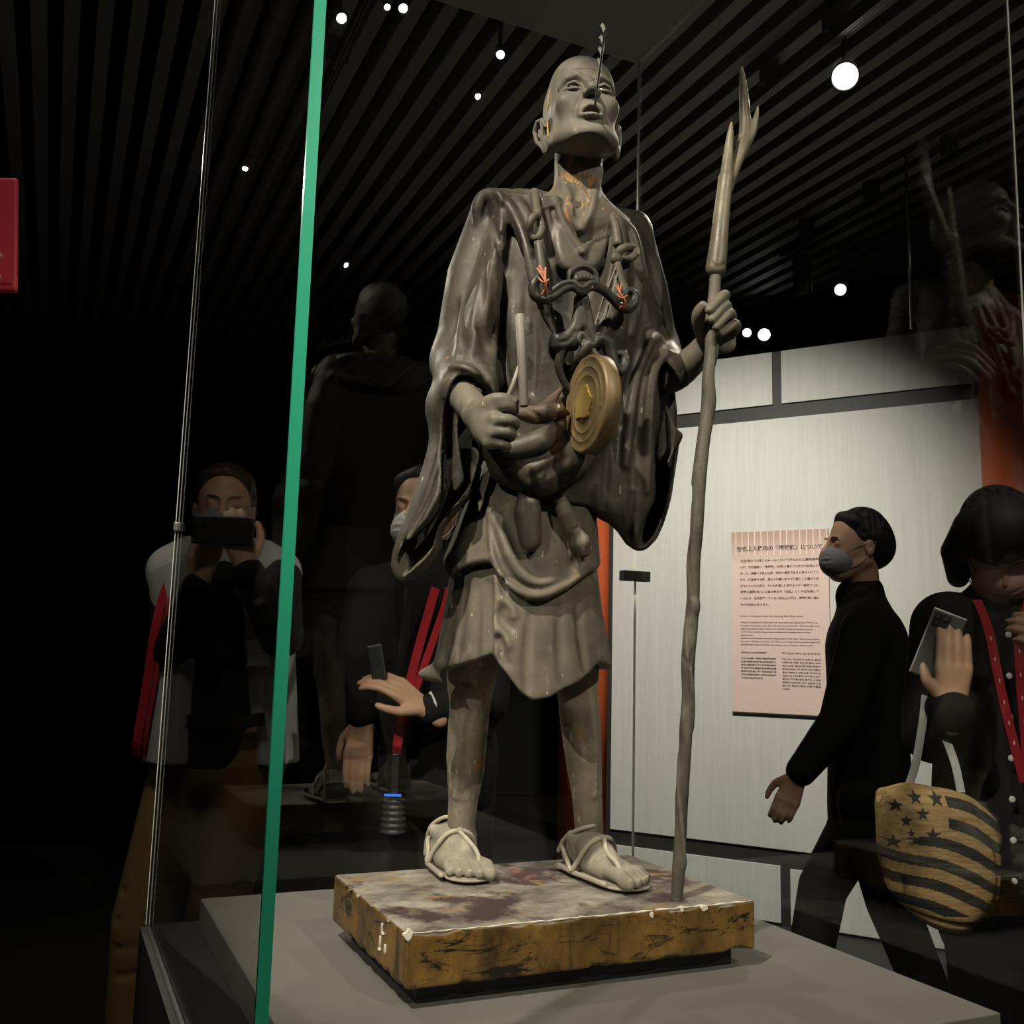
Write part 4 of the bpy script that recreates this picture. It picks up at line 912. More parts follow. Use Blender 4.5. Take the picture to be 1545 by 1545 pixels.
# ================================================================== DISPLAY CASE
CN = np.array([-0.1743, 0.7973]); CS, CT, ZD, ZT, ZG = 0.8737, 0.8974, 0.82, 2.472, 0.775
CASE_M = Matrix(((D2[0],D1[0],0,CN[0]),(D2[1],D1[1],0,CN[1]),(0,0,1,0),(0,0,0,1)))
case = empty('display_case', CASE_M, 'tall square glass museum case on a black plinth around the monk statue', 'display case')
box('plinth', (-0.010,-0.004,0), (CS+0.010,CT+0.012,ZG-0.006), M['plinth'], case)
box('plinth_rim', (0.0,0.0,ZG-0.006), (CS,CT,ZG), M['black'], case)
box('deck', (0.07,0.0436,ZG), (CS-0.045,CT-0.045,ZD-0.0015), M['deck'], case, 0.0015, label='grey felt display deck')
gt = 0.010
gp = 0.0025
box('glass_pane', (-gp,0.001,ZG), (0,CT,ZT), M['glass'], case)
box('glass_pane', (0.0005,gt-gp,ZG), (CS,gt,ZT), M['glass'], case)
box('glass_pane', (0.0005,CT,ZG), (CS,CT+gp,ZT), M['glass'], case)
box('glass_pane', (CS,0.001,ZG), (CS+gp,CT+gp,ZT), M['glass'], case)
e1 = box('glass_edge', (-gt,-0.003,ZG), (0,0.001,ZT), M['green'], case, label='green polished edge of the near glass pane')
box('seam', (-gt*0.40,-0.0036,ZG), (-gt*0.30,-0.0028,ZT), M['greendark'], e1); box('seam', (-gt*1.0,-0.0036,ZG), (-gt*0.93,-0.0028,ZT), M['paleedge'], e1)
box('glass_edge', (-gp-0.0003,CT+gp-0.0012,ZG), (-gp+0.0009,CT+gp,ZT), M['paleedge'], case, label='pale glass corner edge')
box('glass_edge', (CS-0.003,CT-0.003,ZG), (CS+0.0005,CT+0.0005,ZT), M['paleedge'], case, label='grey glass corner edge')
box('glass_edge', (CS+0.0005,gt-gp-0.0003,ZG), (CS+gp,gt-gp+0.0012,ZT), M['greyedge'], case, label='pale glass corner edge')
box('lid', (-gt,-0.004,ZT+0.001), (CS+gt,CT+gt,ZT+0.05), M['lid'], case, label='dark grey case lid')
rc = ray(939, 870); tb_ = CASE_M @ Vector((CS,CT,0)); zc = EYE + rc[2]*math.hypot(tb_.x,tb_.y)/math.hypot(rc[0],rc[1])
cl_ = box('glass_clamp', (CS-0.040,CT-0.022,zc-0.010), (CS+0.022,CT-0.0045,zc+0.010), M['black'], case, 0.001, label='small black corner clamp')
rc = ray(268, 795); tb_ = CASE_M @ Vector((0,CT,0)); zc = EYE + rc[2]*math.hypot(tb_.x,tb_.y)/math.hypot(rc[0],rc[1])
box('hinge', (-0.006,CT-0.004,zc-0.007), (0.004,CT+0.006,zc+0.007), M['steel'], case, 0.001, label='small steel hinge')

# ================================================================== ROOM
box('floor', (-6,-4,-0.05), (8,9,0), M['floor'], kind='structure')
box('ceiling', (-6,-4,3.75), (8,9,3.85), M['ceil'], kind='structure')
ceil = bpy.data.objects['ceiling']
sv, sf_ = box_geo(-0.026,0.026,-5.0,5.0,-0.05,0.05)
sme = bpy.data.meshes.new('slat'); sme.from_pydata(sv, [], sf_); sme.materials.append(M['slat'])
for i in range(78):
    s_ = -2.6 + i*0.108; t0_ = 3.0
    o = bpy.data.objects.new('slat', sme); COL.objects.link(o); o.parent = ceil
    Mx = Matrix(((D2[0],D1[0],0,D2[0]*s_+D1[0]*t0_),(D2[1],D1[1],0,D2[1]*s_+D1[1]*t0_),(0,0,1,3.45),(0,0,0,1)))
    o.matrix_basis = Matrix.Translation(-ceil.location) @ Mx
for n_, a_, b_ in (('wall_left',(-6.1,-4,0),(-6,9,3.75)), ('wall_far',(-6,9,0),(8,9.1,3.75)), ('wall_right',(8,-4,0),(8.1,9,3.75)), ('wall_near',(-6,-4.1,0),(8,-4,3.75))):
    box(n_, a_, b_, M['darkwall'], kind='structure')
# partition wall with the text panel
WDIR = np.array([0.859,-0.512]); WO = np.array([1.2918,4.8086]); WN = np.array([-0.512,-0.859])
WALL_M = Matrix(((WDIR[0],-WN[0],0,WO[0]),(WDIR[1],-WN[1],0,WO[1]),(0,0,1,0),(0,0,0,1)))     # x along, y away from the viewer
wall = empty('wall_partition', WALL_M, kind='structure')
box('wall_frame', (-0.90,0.006,0), (1.02,0.12,2.742), M['frame'], wall)
def panel(x0, x1, z0, z1): box('panel', (x0,-0.006,z0), (x1,0.0065,z1), M['panel'], wall, 0.002)
panel(-0.87,0.93,0.34,2.397); panel(-0.87,-0.01,2.470,2.740); panel(0.035,0.93,2.470,2.740); panel(-0.87,0.0,0.012,0.266); panel(0.045,0.93,0.012,0.258)
def pillar(x, y, r, h, label):
    c = WALL_M @ Vector((x, y, 0)); V, F = lathe([(r,0.10),(r,h)], 48)
    p = empty('pillar', Matrix.Translation(c), label, 'pillar', 'vermilion pillars')
    mesh_obj('shaft', V, F, M['vermilion'], p, True)
    V, F = lathe([(r*1.12,0.0),(r*1.12,0.08),(r*1.02,0.10)], 48); mesh_obj('pillar_foot', V, F, M['frame'], p)
    V, F = lathe([(r*0.98,h),(r*1.06,h+0.012),(r*1.06,h+0.05)], 48); mesh_obj('pillar_cap', V, F, M['frame'], p)
    for o in p.children: o.data.shade_smooth() if o.name.startswith('shaft') else None
pillar(-1.035,0.02,0.135,2.78,'vermilion round pillar behind the monk statue legs, left end of the grey wall')
pillar(1.12,-0.02,0.20,2.78,'vermilion round pillar behind the bob-haired visitor, right end of the grey wall')

# ---------------- text panel on the wall
sign = empty('text_panel', WALL_M @ Matrix.Translation((0,-0.019,0)), 'pale pink exhibition text panel on the grey wall', 'sign')
SX0, SX1, SZ0, SZ1 = -0.221, 0.250, 0.962, 1.836
box('board', (SX0,0,SZ0), (SX1,0.012,SZ1), M['signpink'], sign, 0.001)
box('shadow_strip', (SX0,-0.0005,SZ0-0.007), (SX1,0.012,SZ0-0.0005), M['frame'], sign)  # solid dark strip painted in as the shade under the board
W_ = SX1-SX0
for i in range(15):
    x = SX0 + 0.024 + i*0.0315
    box('stripe', (x-0.0016,-0.0007,SZ1-0.118), (x+0.0016,0.0002,SZ1-0.001), M['signlight'], sign)
def text(name, body, x, z, size, mat, width=None, par=None, bold=0.0, resu=2):
    cu = bpy.data.curves.new(name, 'FONT'); cu.body = body; cu.size = size; cu.resolution_u = resu; cu.offset = bold; cu.fill_mode = 'FRONT'
    o = bpy.data.objects.new(name, cu); COL.objects.link(o); dg = bpy.context.evaluated_depsgraph_get()
    me = bpy.data.meshes.new_from_object(o.evaluated_get(dg)); bpy.data.objects.remove(o)
    n = len(me.vertices); co = np.zeros(n*3); me.vertices.foreach_get('co', co); co = co.reshape(-1,3)
    if n == 0: return
    k = 1.0 if width is None else width/(co[:,0].max()-co[:,0].min())
    c2 = np.c_[x + (co[:,0]-co[:,0].min())*k, np.full(n,-0.0011), z + co[:,1]*(k if width and k < 1 else 1)]
    me.vertices.foreach_set('co', c2.astype(np.float32).ravel()); me.update()
    return finish(name, me, mat, par)
TX, TW = SX0+0.046, W_-0.092
text('title_text', '空也上人像内の「康勝銘」について', SX0+0.030, SZ1-0.094, 0.034, M['ink'], W_-0.058, sign, 0.0006)
jp = ['　大正7年から8年(1918〜19)にかけて行なわれた解体修理','の際、像内腹部に「僧康勝」(花押)と書かれた銘文が発見され','ました。運慶の子息の仏師・康勝の署名であると考えられてい','ます。鎌倉時代当時、造像の功績に対する褒賞として国から位','を与えられた仏師は、それを銘書に使用するのが一般的でした。','康勝は建暦2年(1212)頃の時点で「法橋」という位を有して','いたため、位を記載していない空也上人像は、康勝が若い頃の','作の可能性があります。']
for i, t_ in enumerate(jp): text('body_text', t_, TX, SZ1-0.150-i*0.0305, 0.0165, M['inkbrown'], TW if i < 7 else TW*0.37, sign, 0.0003, 1)
text('heading_text', "Kosho's Inscription inside the Standing Saint Kuya statue", TX, SZ1-0.418, 0.0145, M['inkbrown'], TW*0.80, sign, 0.0002, 1)
en = ['When the Standing Saint Kuya statue was dismantled and repaired from 1918-19, an','inscription bearing the name "Priest Kosho" was found inside. This is thought to be','signed by Buddhist sculptor Kosho, son of Unkei. During the Kamakura period','(1185-1333), Buddhist sculptors were awarded with rankings based on their','achievements.','Sculptors would usually write their ranking next to their name. Kosho was awarded','the rank of "Hokkyo" by about 1212. This is not written in the inscription inside the','Standing Saint Kuya, so perhaps the statue is one of Kosho\'s earlier works.']
for i, t_ in enumerate(en): text('body_text', t_, TX, SZ1-0.448-i*0.0152, 0.0098, M['inkbrown'], TW*min(1,len(t_)/82), sign, 0.0002, 1)
text('heading_text', '关于空也上人像内的"康胜铭"', TX, SZ1-0.594, 0.011, M['inkbrown'], TW*0.34, sign, 0.0002, 1)
cn = ['　大正七年至八年进行拆解修理时','在像内腹部发现写有僧康胜的铭文','被认为是运慶之子佛师康胜的署名','镰仓时代作为造像功绩的褒赏由国','家授予位阶的佛师一般会将其使用','于铭文康胜在建历二年时已有法桥','之位因此可能是其年轻时的作品']
for i, t_ in enumerate(cn): text('body_text', t_, TX, SZ1-0.621-i*0.0155, 0.0092, M['inkbrown'], TW*0.45 if i < 6 else TW*0.28, sign, 0.0002, 1)
text('heading_text', '구야 상인상 내부의 "고쇼 명"에 대하여', TX+TW*0.53, SZ1-0.594, 0.011, M['inkbrown'], TW*0.47, sign, 0.0002, 1)
kr = ['　다이쇼 7년부터 8년에 걸쳐','이루어진 해체 수리 때 불상 내부','에서 승려 고쇼라고 적힌 명문이','발견되었습니다 운케이의 아들인','불사 고쇼의 서명으로 여겨지고','있습니다 가마쿠라 시대 당시 국가','로부터 지위를 받은 불사는 그것을','명문에 사용하는 것이 일반적이었','습니다 고쇼의 젊은 시절 작품일','가능성']
for i, t_ in enumerate(kr): text('body_text', t_, TX+TW*0.53, SZ1-0.621-i*0.0155, 0.0092, M['inkbrown'], TW*0.47 if i < 9 else TW*0.09, sign, 0.0002, 1)

# ---------------- ceiling tracks and spotlights
def track(a, b, z, label):
    a, b = np.array(a), np.array(b); L = np.linalg.norm(b-a); d = (b-a)/L
    t = empty('light_track', Matrix(((d[0],-d[1],0,a[0]),(d[1],d[0],0,a[1]),(0,0,1,z),(0,0,0,1))), label, 'light track', 'ceiling light tracks')
    box('rail', (0,-0.017,-0.015), (L,0.017,0.015), M['fixture'], t, 0.002)
    for s in (-0.006, 0.006): box('conductor', (0.01,s-0.002,-0.0165), (L-0.01,s+0.002,-0.0150), M['slat'], t)
    for k in (0.15, 0.5, 0.85): box('hanger', (L*k-0.012,-0.04,0.015), (L*k+0.012,0.04,0.12), M['fixture'], t)
track((1.37,4.92),(1.87,3.72),3.30,'black light track over the grey wall with an added thin rod below')
track((0.86,3.55),(1.24,2.66),3.30,'black light track above the brightest ceiling lamp')
track((-0.75,3.5),(-0.25,2.35),3.30,'black light track over the left side of the glass case')
def spotlight(lens, target, r, label, strength=14, L=0.14):
    lens = Vector(lens); d = (Vector(target)-lens).normalized(); q = d.to_track_quat('Z','Y').to_matrix().to_4x4()
    t = empty('track_spotlight', Matrix.Translation(lens) @ q, label, 'spotlight', 'ceiling spotlights')
    V, F = lathe([(r*0.75,-L),(r*1.02,-L+0.012),(r*1.12,-0.03),(r*1.15,0.016),(r*1.06,0.016),(r*1.03,0.0)], 32); mesh_obj('housing', V, F, M['fixture'], t, True)
    V, F = lathe([(r*1.0,0.001),(r*0.97,0.004),(r*0.5,0.006)], 32); mesh_obj('lens', V, F, lampmat(strength), t, True, label='glowing lamp lens')
    up = (t.matrix_world.inverted().to_3x3() @ Vector((0,0,1))).normalized()
    st_ = Vector((0,0,-L*0.6))
    V, F = tube_geo([np.array(st_), np.array(st_ + up*(r*1.3)), np.array(st_ + up*max(0.05, 3.42-lens.z))], 0.009, 8); mesh_obj('stem', V, F, M['fixture'], t)
_lm = {}
def lampmat(s):
    if s not in _lm:
        mt = mat_new('lamp_lens', (1,1,1)); b = mt.node_tree.nodes['Principled BSDF']; b.inputs['Emission Color'].default_value = (1,0.97,0.9,1); b.inputs['Emission Strength'].default_value = s; _lm[s] = mt
    return _lm[s]
aim = (0.03, 1.2, 1.5)
for px, py, z, r, lab, s_ in ((1275,115,3.2,.042,'biggest and brightest ceiling spotlight at upper right',25),(1268,437,3.2,.030,'lone small ceiling spotlight right of the antler staff',6),(1127,502,3.2,.026,'left one of two spotlights beside the raised statue hand',7),(1153,505,3.2,.036,'right and brighter of two spotlights beside the raised statue hand',14),
                         (755,82,3.2,.014,'tiny spotlight left of the statue head',7),(515,27,3.2,.016,'tiny spotlight just right of the green glass edge',8),(584,10,3.2,.010,'left one of two tiny spotlights at the top edge',6),(608,12,3.2,.014,'right one of two tiny spotlights at the top edge',8)):
    P = at_z(px, py, z); spotlight(P, aim if s_ != 25 else (0.35,0.9,1.35), r, lab, s_)
fx = at_z(1210, 400, 3.16); 
t = empty('track_spotlight', Matrix.Translation(Vector(fx)), 'unlit black cylinder spotlight hanging from the track over the grey wall', 'spotlight', 'ceiling spotlights')
V, F = lathe([(0.040,-0.16),(0.044,-0.15),(0.044,0.03),(0.030,0.05)], 28); mesh_obj('housing', V, F, M['fixture'], t, True)
V, F = lathe([(0.012,0.05),(0.012,0.26)], 12); mesh_obj('stem', V, F, M['fixture'], t)
pr_ = at_z(1368, 272, 3.29); pr_[2] = 3.42
tube('stand_in_rod', [pr_, (pr_[0],pr_[1],2.62)], 0.006, M['steel'], None, 10, label='added thin steel rod below the ceiling light track, in place of a bright line', cat='rod')  # rod added to stand in for a thin bright vertical line
# ================================================================== VISITORS
def unit(v): v = np.array(v, float); return v/np.linalg.norm(v)
def add_head(c, O, fwd, s=1.0, tilt=0.0, ears=True):
    """O = point between the eyes inside the skull at eye level; fwd = horizontal facing; tilt>0 looks up"""
    f = unit((fwd[0], fwd[1], 0)); r = unit(np.cross(f, (0,0,1))); R = np.stack([r, f, np.array([0,0,1.0])], 1) @ rotx(tilt)
    E = lambda p, rr, k, m='add': c.ell(O + R @ (np.array(p)*s), np.array(rr)*s, k*s, m, rot=R)
    T = lambda ps, rr, k, m='add': c.tube([O + R @ (np.array(p)*s) for p in ps], np.array(rr)*s, k*s, m)
    E((0,-0.014,0.030), (0.076,0.096,0.090), 0.01); E((0,0.032,-0.03), (0.062,0.058,0.082), 0.03); E((0,0.060,-0.100), (0.030,0.026,0.020), 0.03)
    T([(-0.055,-0.01,-0.060),(-0.022,0.060,-0.103),(0.022,0.060,-0.103),(0.055,-0.01,-0.060)], [0.018]*4, 0.03)
    for q in (-1, 1):
        E((q*0.032,0.104,-0.001), (0.020,0.017,0.012), 0.01, 'sub'); E((q*0.032,0.076,-0.001), (0.0135,)*3, 0.003)
        T([(q*0.05,0.083,0.018),(q*0.03,0.094,0.022),(q*0.012,0.094,0.016)], [0.005,0.006,0.005], 0.008)
        if ears: E((q*0.079,-0.012,-0.018), (0.010,0.017,0.030), 0.006); E((q*0.090,-0.008,-0.014), (0.008,0.009,0.016), 0.004, 'sub')
    T([(0,0.092,0.010),(0,0.104,-0.012),(0,0.116,-0.032)], [0.008,0.009,0.012], 0.010)
    for q in (-1, 1): E((q*0.0135,0.1,-0.035), (0.008,0.011,0.008), 0.006)
    T([(-0.024,0.085,-0.072),(0,0.100,-0.068),(0.024,0.085,-0.072)], [0.004,0.0055,0.004], 0.005); T([(-0.02,0.085,-0.078),(0,0.097,-0.083),(0.02,0.085,-0.078)], [0.004,0.0055,0.004], 0.005)
    T([(-0.022,0.093,-0.0755),(0,0.104,-0.0755),(0.022,0.093,-0.0755)], [0.0015]*3, 0.003, 'sub')
    return lambda p: O + R @ (np.array(p)*s)
def add_hand(c, w, f, n, side, curl=0.35, s=1.0, spread=0.0):
    """w wrist, f towards fingers, n palm normal, side +1/-1 thumb along +-(f x n)"""
    f = unit(f); n = unit(np.array(n, float) - f*np.dot(n, f)); x = np.cross(f, n); w = np.array(w, float)
    c.tube([w - f*0.03*s, w + f*0.02*s], [0.026*s, 0.024*s], 0.01*s, flat=(n, 0.75))
    for i in range(4): c.tube([w + f*0.012*s + x*(i-1.5)*0.010*s, w + f*0.088*s + x*(i-1.5)*0.0195*s], [0.0135*s, 0.0110*s], 0.008*s)
    out = []
    for i, (L, r) in enumerate(((0.93,1.0),(1.05,1.03),(1.0,0.98),(0.80,0.88))):
        i_ = i if side > 0 else 3-i; xo = (1.5-i)*side
        p = w + f*0.088*s + x*xo*0.0195*s; d = unit(f + x*xo*spread*side*side); P = [p]; a = 0.0
        for j, l in enumerate((0.043,0.027,0.022)):
            a += curl*(0.75 if j == 0 else 1.0); q = d*math.cos(a) + n*math.sin(a); p = p + q*l*L*s; P.append(p)
        c.tube(P, np.array([0.0100,0.0094,0.0088,0.0080])*r*s, 0.002*s); out.append(P[-1])
    b = w + f*0.022*s + x*side*0.020*s
    t1 = b + unit(f*0.75 + x*side*0.75 + n*0.25)*0.045*s; t2 = t1 + unit(f*0.95 + x*side*0.25 + n*0.35)*0.032*s; t3 = t2 + unit(f + n*0.4)*0.024*s
    c.tube([b, t1, t2, t3], np.array([0.016,0.012,0.0105,0.0088])*s, 0.006*s); out.append(t3)
    return out
def bounds(P, pad): P = np.array(P, float); return P.min(0)-pad, P.max(0)+pad
def visitor(label, J, fwd, skin, top, trousers, shoe, hands, tilt=0.0, hs=1.0, sleeve_r=1.0, h=0.0048, legs=True, topz=None, ears=True):
    f = unit((fwd[0], fwd[1], 0)); root = empty('person', Matrix.Translation((J['foot'][0], J['foot'][1], 0)), label, 'person', 'gallery visitors')
    inv = np.array([J['foot'][0], J['foot'][1], 0]); xf = lambda V: V - inv
    pts = [p for k, p in J.items() if k != 'foot']
    lo, hi = bounds(pts, 0.20); lo[2] = max(0.0, lo[2]); hi[2] = max(hi[2], J['head'][2]+0.16)
    c = Clay(lo, hi, h)
    hp = add_head(c, np.array(J['head']), fwd, hs, tilt, ears)
    c.tube([hp((0,-0.02,-0.07)), J['neck']], [0.052*hs,0.058*hs], 0.02)
    mid = (np.array(J['shl'])+J['shr'])/2; hip = (np.array(J['hipl'])+J['hipr'])/2
    c.tube([J['shl'], J['shr']], 0.052, 0.03); c.tube([mid-(0,0,.05), (mid+hip)/2, hip], [0.145,0.125,0.14], 0.03, flat=(f,0.68))
    for s in 'lr':
        c.tube([J['sh'+s], J['el'+s], J['wr'+s]], [0.047,0.038,0.026], 0.01)
        if legs: c.tube([J['hip'+s], J['kn'+s], J['an'+s]], [0.078,0.054,0.038], 0.02)
    tips = {}
    for s, (d, n, side, curl) in hands.items(): tips[s] = add_hand(c, J['wr'+s], d, n, side, curl, 1.0)
    c.blur(1); clay_obj('body', c, skin, root, xf)
    t = Clay(lo, hi, 0.0065)
    tz = topz if topz is not None else hip[2]-0.10
    t.tube([J['shl'], mid+(0,0,0.025), J['shr']], [0.066,0.072,0.066], 0.03)
    t.tube([mid-(0,0,.06), (mid+hip)/2, hip, (hip[0],hip[1],tz+0.09)], [0.175,0.165,0.172,0.172], 0.03, flat=(f,0.70))
    t.tube([np.array(J['neck'])-(0,0,0.03), np.array(J['neck'])+(0,0,0.015)], [0.085,0.070], 0.03)
    for s in 'lr':
        e, w = np.array(J['el'+s]), np.array(J['wr'+s]); wc = w - unit(w-e)*0.012
        t.tube([J['sh'+s], e, wc], [0.070*sleeve_r,0.056*sleeve_r,0.040*sleeve_r], 0.02)
        a, b = np.array(J['sh'+s]), e
        for q in range(3):
            g = e + (wc-e)*(0.15+0.28*q); t.tube([g+(0.06,0,0.01*q), g-(0.06,0,-0.012)], 0.004, 0.006, 'sub')
    X, Y, Z = t.grid((slice(None),)*3); t.D = np.maximum(t.D, np.where(np.ones_like(X)*np.ones_like(Y)*((Z < tz)), (tz-Z), -1)).astype(np.float32)
    rg = random.Random(hash(label) % 1000 if False else len(label))
    for q in range(9):
        p = mid + (hip-mid)*rg.uniform(.25,1.0) + np.array([rg.uniform(-.12,.12),0,0]) + f*0.115; t.tube([p, p+np.array([rg.uniform(-.07,.07),0,rg.uniform(-.10,-.03)])], [0.003,0.007,0.003], 0.016, 'sub')
    t.blur(1); shirt = clay_obj('shirt', t, top, root, xf)
    if legs:
        t = Clay((lo[0],lo[1],max(0.0,J['anl'][2]-0.09)), (hi[0],hi[1],hip[2]+0.16), 0.0065)
        t.tube([hip+(0,0,0.10), hip-(0,0,0.02)], [0.155,0.165], 0.02, flat=(f,0.70))
        for s in 'lr':
            t.tube([J['hip'+s], J['kn'+s], np.array(J['an'+s])-(0,0,0.02)], [0.095,0.078,0.066], 0.03)
            for q in range(4):
                g = np.array(J['kn'+s]) + np.array([0,0,0.10-0.07*q]) + f*0.06; t.tube([g-(0.07,0,0.015), g+(0.07,0,0.015)], 0.004, 0.012, 'sub')
        t.blur(1); clay_obj('trousers', t, trousers, root, xf)
        for s in 'lr':
            a = np.array(J['an'+s]); g = Clay((a[0]-0.24,a[1]-0.24,0.0), (a[0]+0.24,a[1]+0.24,0.14), 0.006)
            b0 = np.array([a[0],a[1],0]); g.tube([b0-f*0.05+(0,0,.045), b0+f*0.08+(0,0,.042), b0+f*0.16+(0,0,.036)], [0.042,0.043,0.034], 0.01); g.tube([b0+(0,0,.05), b0+(0,0,.10)], [0.043,0.040], 0.02)
            g.D = np.maximum(g.D, np.broadcast_to(-(g.grid((slice(None),)*3)[2]-0.008), g.D.shape)).astype(np.float32)
            clay_obj('shoe', g, shoe, root, xf)
    return root, hp, xf, tips
def hair_cap(root, hp, xf, mat, kind='short', h=0.005):
    P = hp((0,-0.02,0.02)); c = Clay(P-0.20, P+0.17, h); K = lambda p, r, k=0.02, m='add': c.ell(hp(p), r, k, m)
    K((0,-0.024,0.042), (0.088,0.088,0.090)); K((0,-0.055,0.0), (0.082,0.068,0.085), 0.03)
    if kind == 'bob':
        for q in (-1, 1): c.tube([hp((q*0.070,0.005,0.05)), hp((q*0.092,-0.002,-0.02)), hp((q*0.088,0.012,-0.085))], [0.035,0.036,0.026], 0.03)
        c.tube([hp((0,-0.085,0.03)), hp((0,-0.095,-0.075))], [0.07,0.055], 0.03); c.ell(hp((0,0.020,0.050)), (0.088,0.082,0.080), 0.02); c.ell(hp((0,0.045,0.028)), (0.070,0.056,0.045), 0.02)
        c.ell(hp((0,0.12,-0.055)), (0.052,0.06,0.055), 0.012, 'sub')
    else:
        c.tube([hp((-0.055,0.028,0.075)), hp((0,0.048,0.090)), hp((0.055,0.028,0.075))], 0.022, 0.02); c.ell(hp((0,0.10,0.0)), (0.078,0.075,0.060), 0.02, 'sub')
        for q in (-1, 1): c.ell(hp((q*0.088,0.012,-0.040)), (0.03,0.045,0.04), 0.015, 'sub')
    rg = random.Random(4)
    for i in range(26):
        a = rg.uniform(-2.6,2.6); p0 = hp((0.02*math.sin(a),-0.03+0.02*math.cos(a),0.135)); p1 = hp((0.088*math.sin(a),-0.03-0.075*math.cos(a),0.03)); m_ = hp((0.07*math.sin(a),-0.03-0.06*math.cos(a),0.105)); c.tube([p0,m_,p1], [0.002,0.004,0.002], 0.006, 'sub')
    return clay_obj('hair', c, mat, root, xf)
def face_mask(root, hp, xf, mat):
    P = hp((0,0.06,-0.06)); c = Clay(P-0.12, P+0.12, 0.004)
    c.ell(hp((0,0.062,-0.062)), (0.064,0.064,0.056), 0.01); c.ell(hp((0,0.098,-0.045)), (0.024,0.028,0.030), 0.02)
    c.ell(hp((0,0.04,-0.055)), (0.059,0.058,0.075), 0.004, 'sub'); c.ell(hp((0,0.0,0.045)), (0.12,0.12,0.062), 0.006, 'sub')
    for z in (-0.045,-0.062,-0.079): c.tube([hp((-0.05,0.105,z)), hp((0,0.136,z)), hp((0.05,0.105,z))], 0.0025, 0.004, 'sub')
    o = clay_obj('face_mask', c, mat, root, xf)
    for q in (-1, 1): tube('ear_loop', xf(np.array([hp((q*0.060,0.062,-0.035)), hp((q*0.074,0.020,-0.012)), hp((q*0.086,-0.028,0.0)), hp((q*0.078,0.010,-0.06)), hp((q*0.056,0.050,-0.088))])), 0.0016, mat, o, 6, 4)
    return o
def ribbon(name, pts, w, th, mat, parent, facing, sm=6, **kw):
    P = catmull(pts, sm); n = len(P); V = []; F = []
    T = np.gradient(P, axis=0); fa = np.array(facing, float)
    for i in range(n):
        t = unit(T[i]); s = unit(np.cross(t, fa)); g = unit(np.cross(s, t))
        for a, b in ((-w/2,-th/2),(w/2,-th/2),(w/2,th/2),(-w/2,th/2)): V.append(P[i]+s*a+g*b)
    for i in range(n-1):
        for k in range(4): F.append((i*4+k, i*4+(k+1)%4, (i+1)*4+(k+1)%4, (i+1)*4+k))
    F += [(3,2,1,0), tuple((n-1)*4+k for k in range(4))]
    return mesh_obj(name, V, F, mat, parent, **kw)
Y_ = lambda px, py, y: at_y(px, py, y)

# ---------------- man with a camera phone left of the case
d = 2.75
J = dict(foot=(-0.86,2.77,0), head=Y_(338,765,d+.02), neck=Y_(338,838,d+.02), shr=Y_(262,862,d), shl=Y_(415,866,d), elr=Y_(262,985,d-.10), ell=Y_(425,960,d-.16), wrr=Y_(300,880,d-.26), wrl=Y_(372,858,d-.28),
         hipr=Y_(292,1115,d), hipl=Y_(385,1115,d), knr=(-0.95,2.76,0.48), knl=(-0.76,2.76,0.48), anr=(-0.97,2.80,0.09), anl=(-0.74,2.80,0.09))
root, hp, xf, tips = visitor('man beside the case in khaki trousers and open white shirt, photographing', J, (0.25,-1), M['pskin'], M['blackcloth'], M['khaki'], M['blackcloth'],
        {'r': ((0.25,-0.1,1), (0.3,1,0.1), 1, 0.45), 'l': ((-0.35,-0.1,1), (-0.3,1,0.1), -1, 0.45)}, topz=0.88)
hair_cap(root, hp, xf, M['brownhair']); face_mask(root, hp, xf, M['maskgrey'])
# open overshirt: two front flaps and a back, without sleeves
ov = Clay(np.array([-1.25,2.45,0.80]), np.array([-0.45,3.05,1.50]), 0.006)
sh_m = (np.array(J['shl'])+J['shr'])/2; hp_m = (np.array(J['hipl'])+J['hipr'])/2; ff = unit((0.25,-1,0))
ov.tube([J['shl'], sh_m+(0,0,0.03), J['shr']], [0.074,0.082,0.074], 0.03); ov.tube([sh_m-(0,0,.06), (sh_m+hp_m)/2, hp_m-(0,0,0.09)], [0.192,0.190,0.205], 0.03, flat=(ff,0.74))
ov.D = np.maximum(ov.D, np.broadcast_to(0.90-ov.grid((slice(None),)*3)[2], ov.D.shape)).astype(np.float32)
ov.tube([sh_m+ff*0.20+(0,0,.10), sh_m+ff*0.22-(0,0,.10), hp_m+ff*0.22-(0,0,.25)], [0.09,0.12,0.155], 0.004, 'sub')
ov.tube([sh_m+(0,0,.12), sh_m-(0,0,0.02)], [0.085,0.085], 0.004, 'sub')
ovo = clay_obj('overshirt', ov, M['offwhite'], root, xf, label='open off-white overshirt')
box('pocket', xf(Y_(392,985,d-.165))-np.array([.03,.004,.035]), xf(Y_(392,985,d-.165))+np.array([.03,.004,.035]), M['offwhite'], ovo, 0.003)
ribbon('belt', xf(np.array([Y_(250,1085,d-.10), Y_(300,1090,d-.135), Y_(345,1090,d-.14), Y_(400,1085,d-.115)])), 0.035, 0.006, M['blackleather'], root, (0.1,-1,0))
rs = xf(np.array([Y_(262,862,d-.10), Y_(246,900,d-.13), Y_(232,960,d-.14), Y_(222,1030,d-.13), Y_(208,1110,d-.12), Y_(206,1140,d-.10)]))
ribbon('strap', rs, 0.022, 0.005, M['redcloth'], root, (0.3,-1,0), label='red shoulder strap'); ribbon('strap', rs+np.array([.022,-.004,0]), 0.010, 0.004, M['redcloth'], root, (0.3,-1,0))
ph = empty('mobile_phone', Matrix.Translation(Vector(Y_(336,800,d-.31))) @ Matrix.Rotation(math.radians(8),4,'Z'), 'dark phone held before the face of the khaki-trousered man', 'phone')
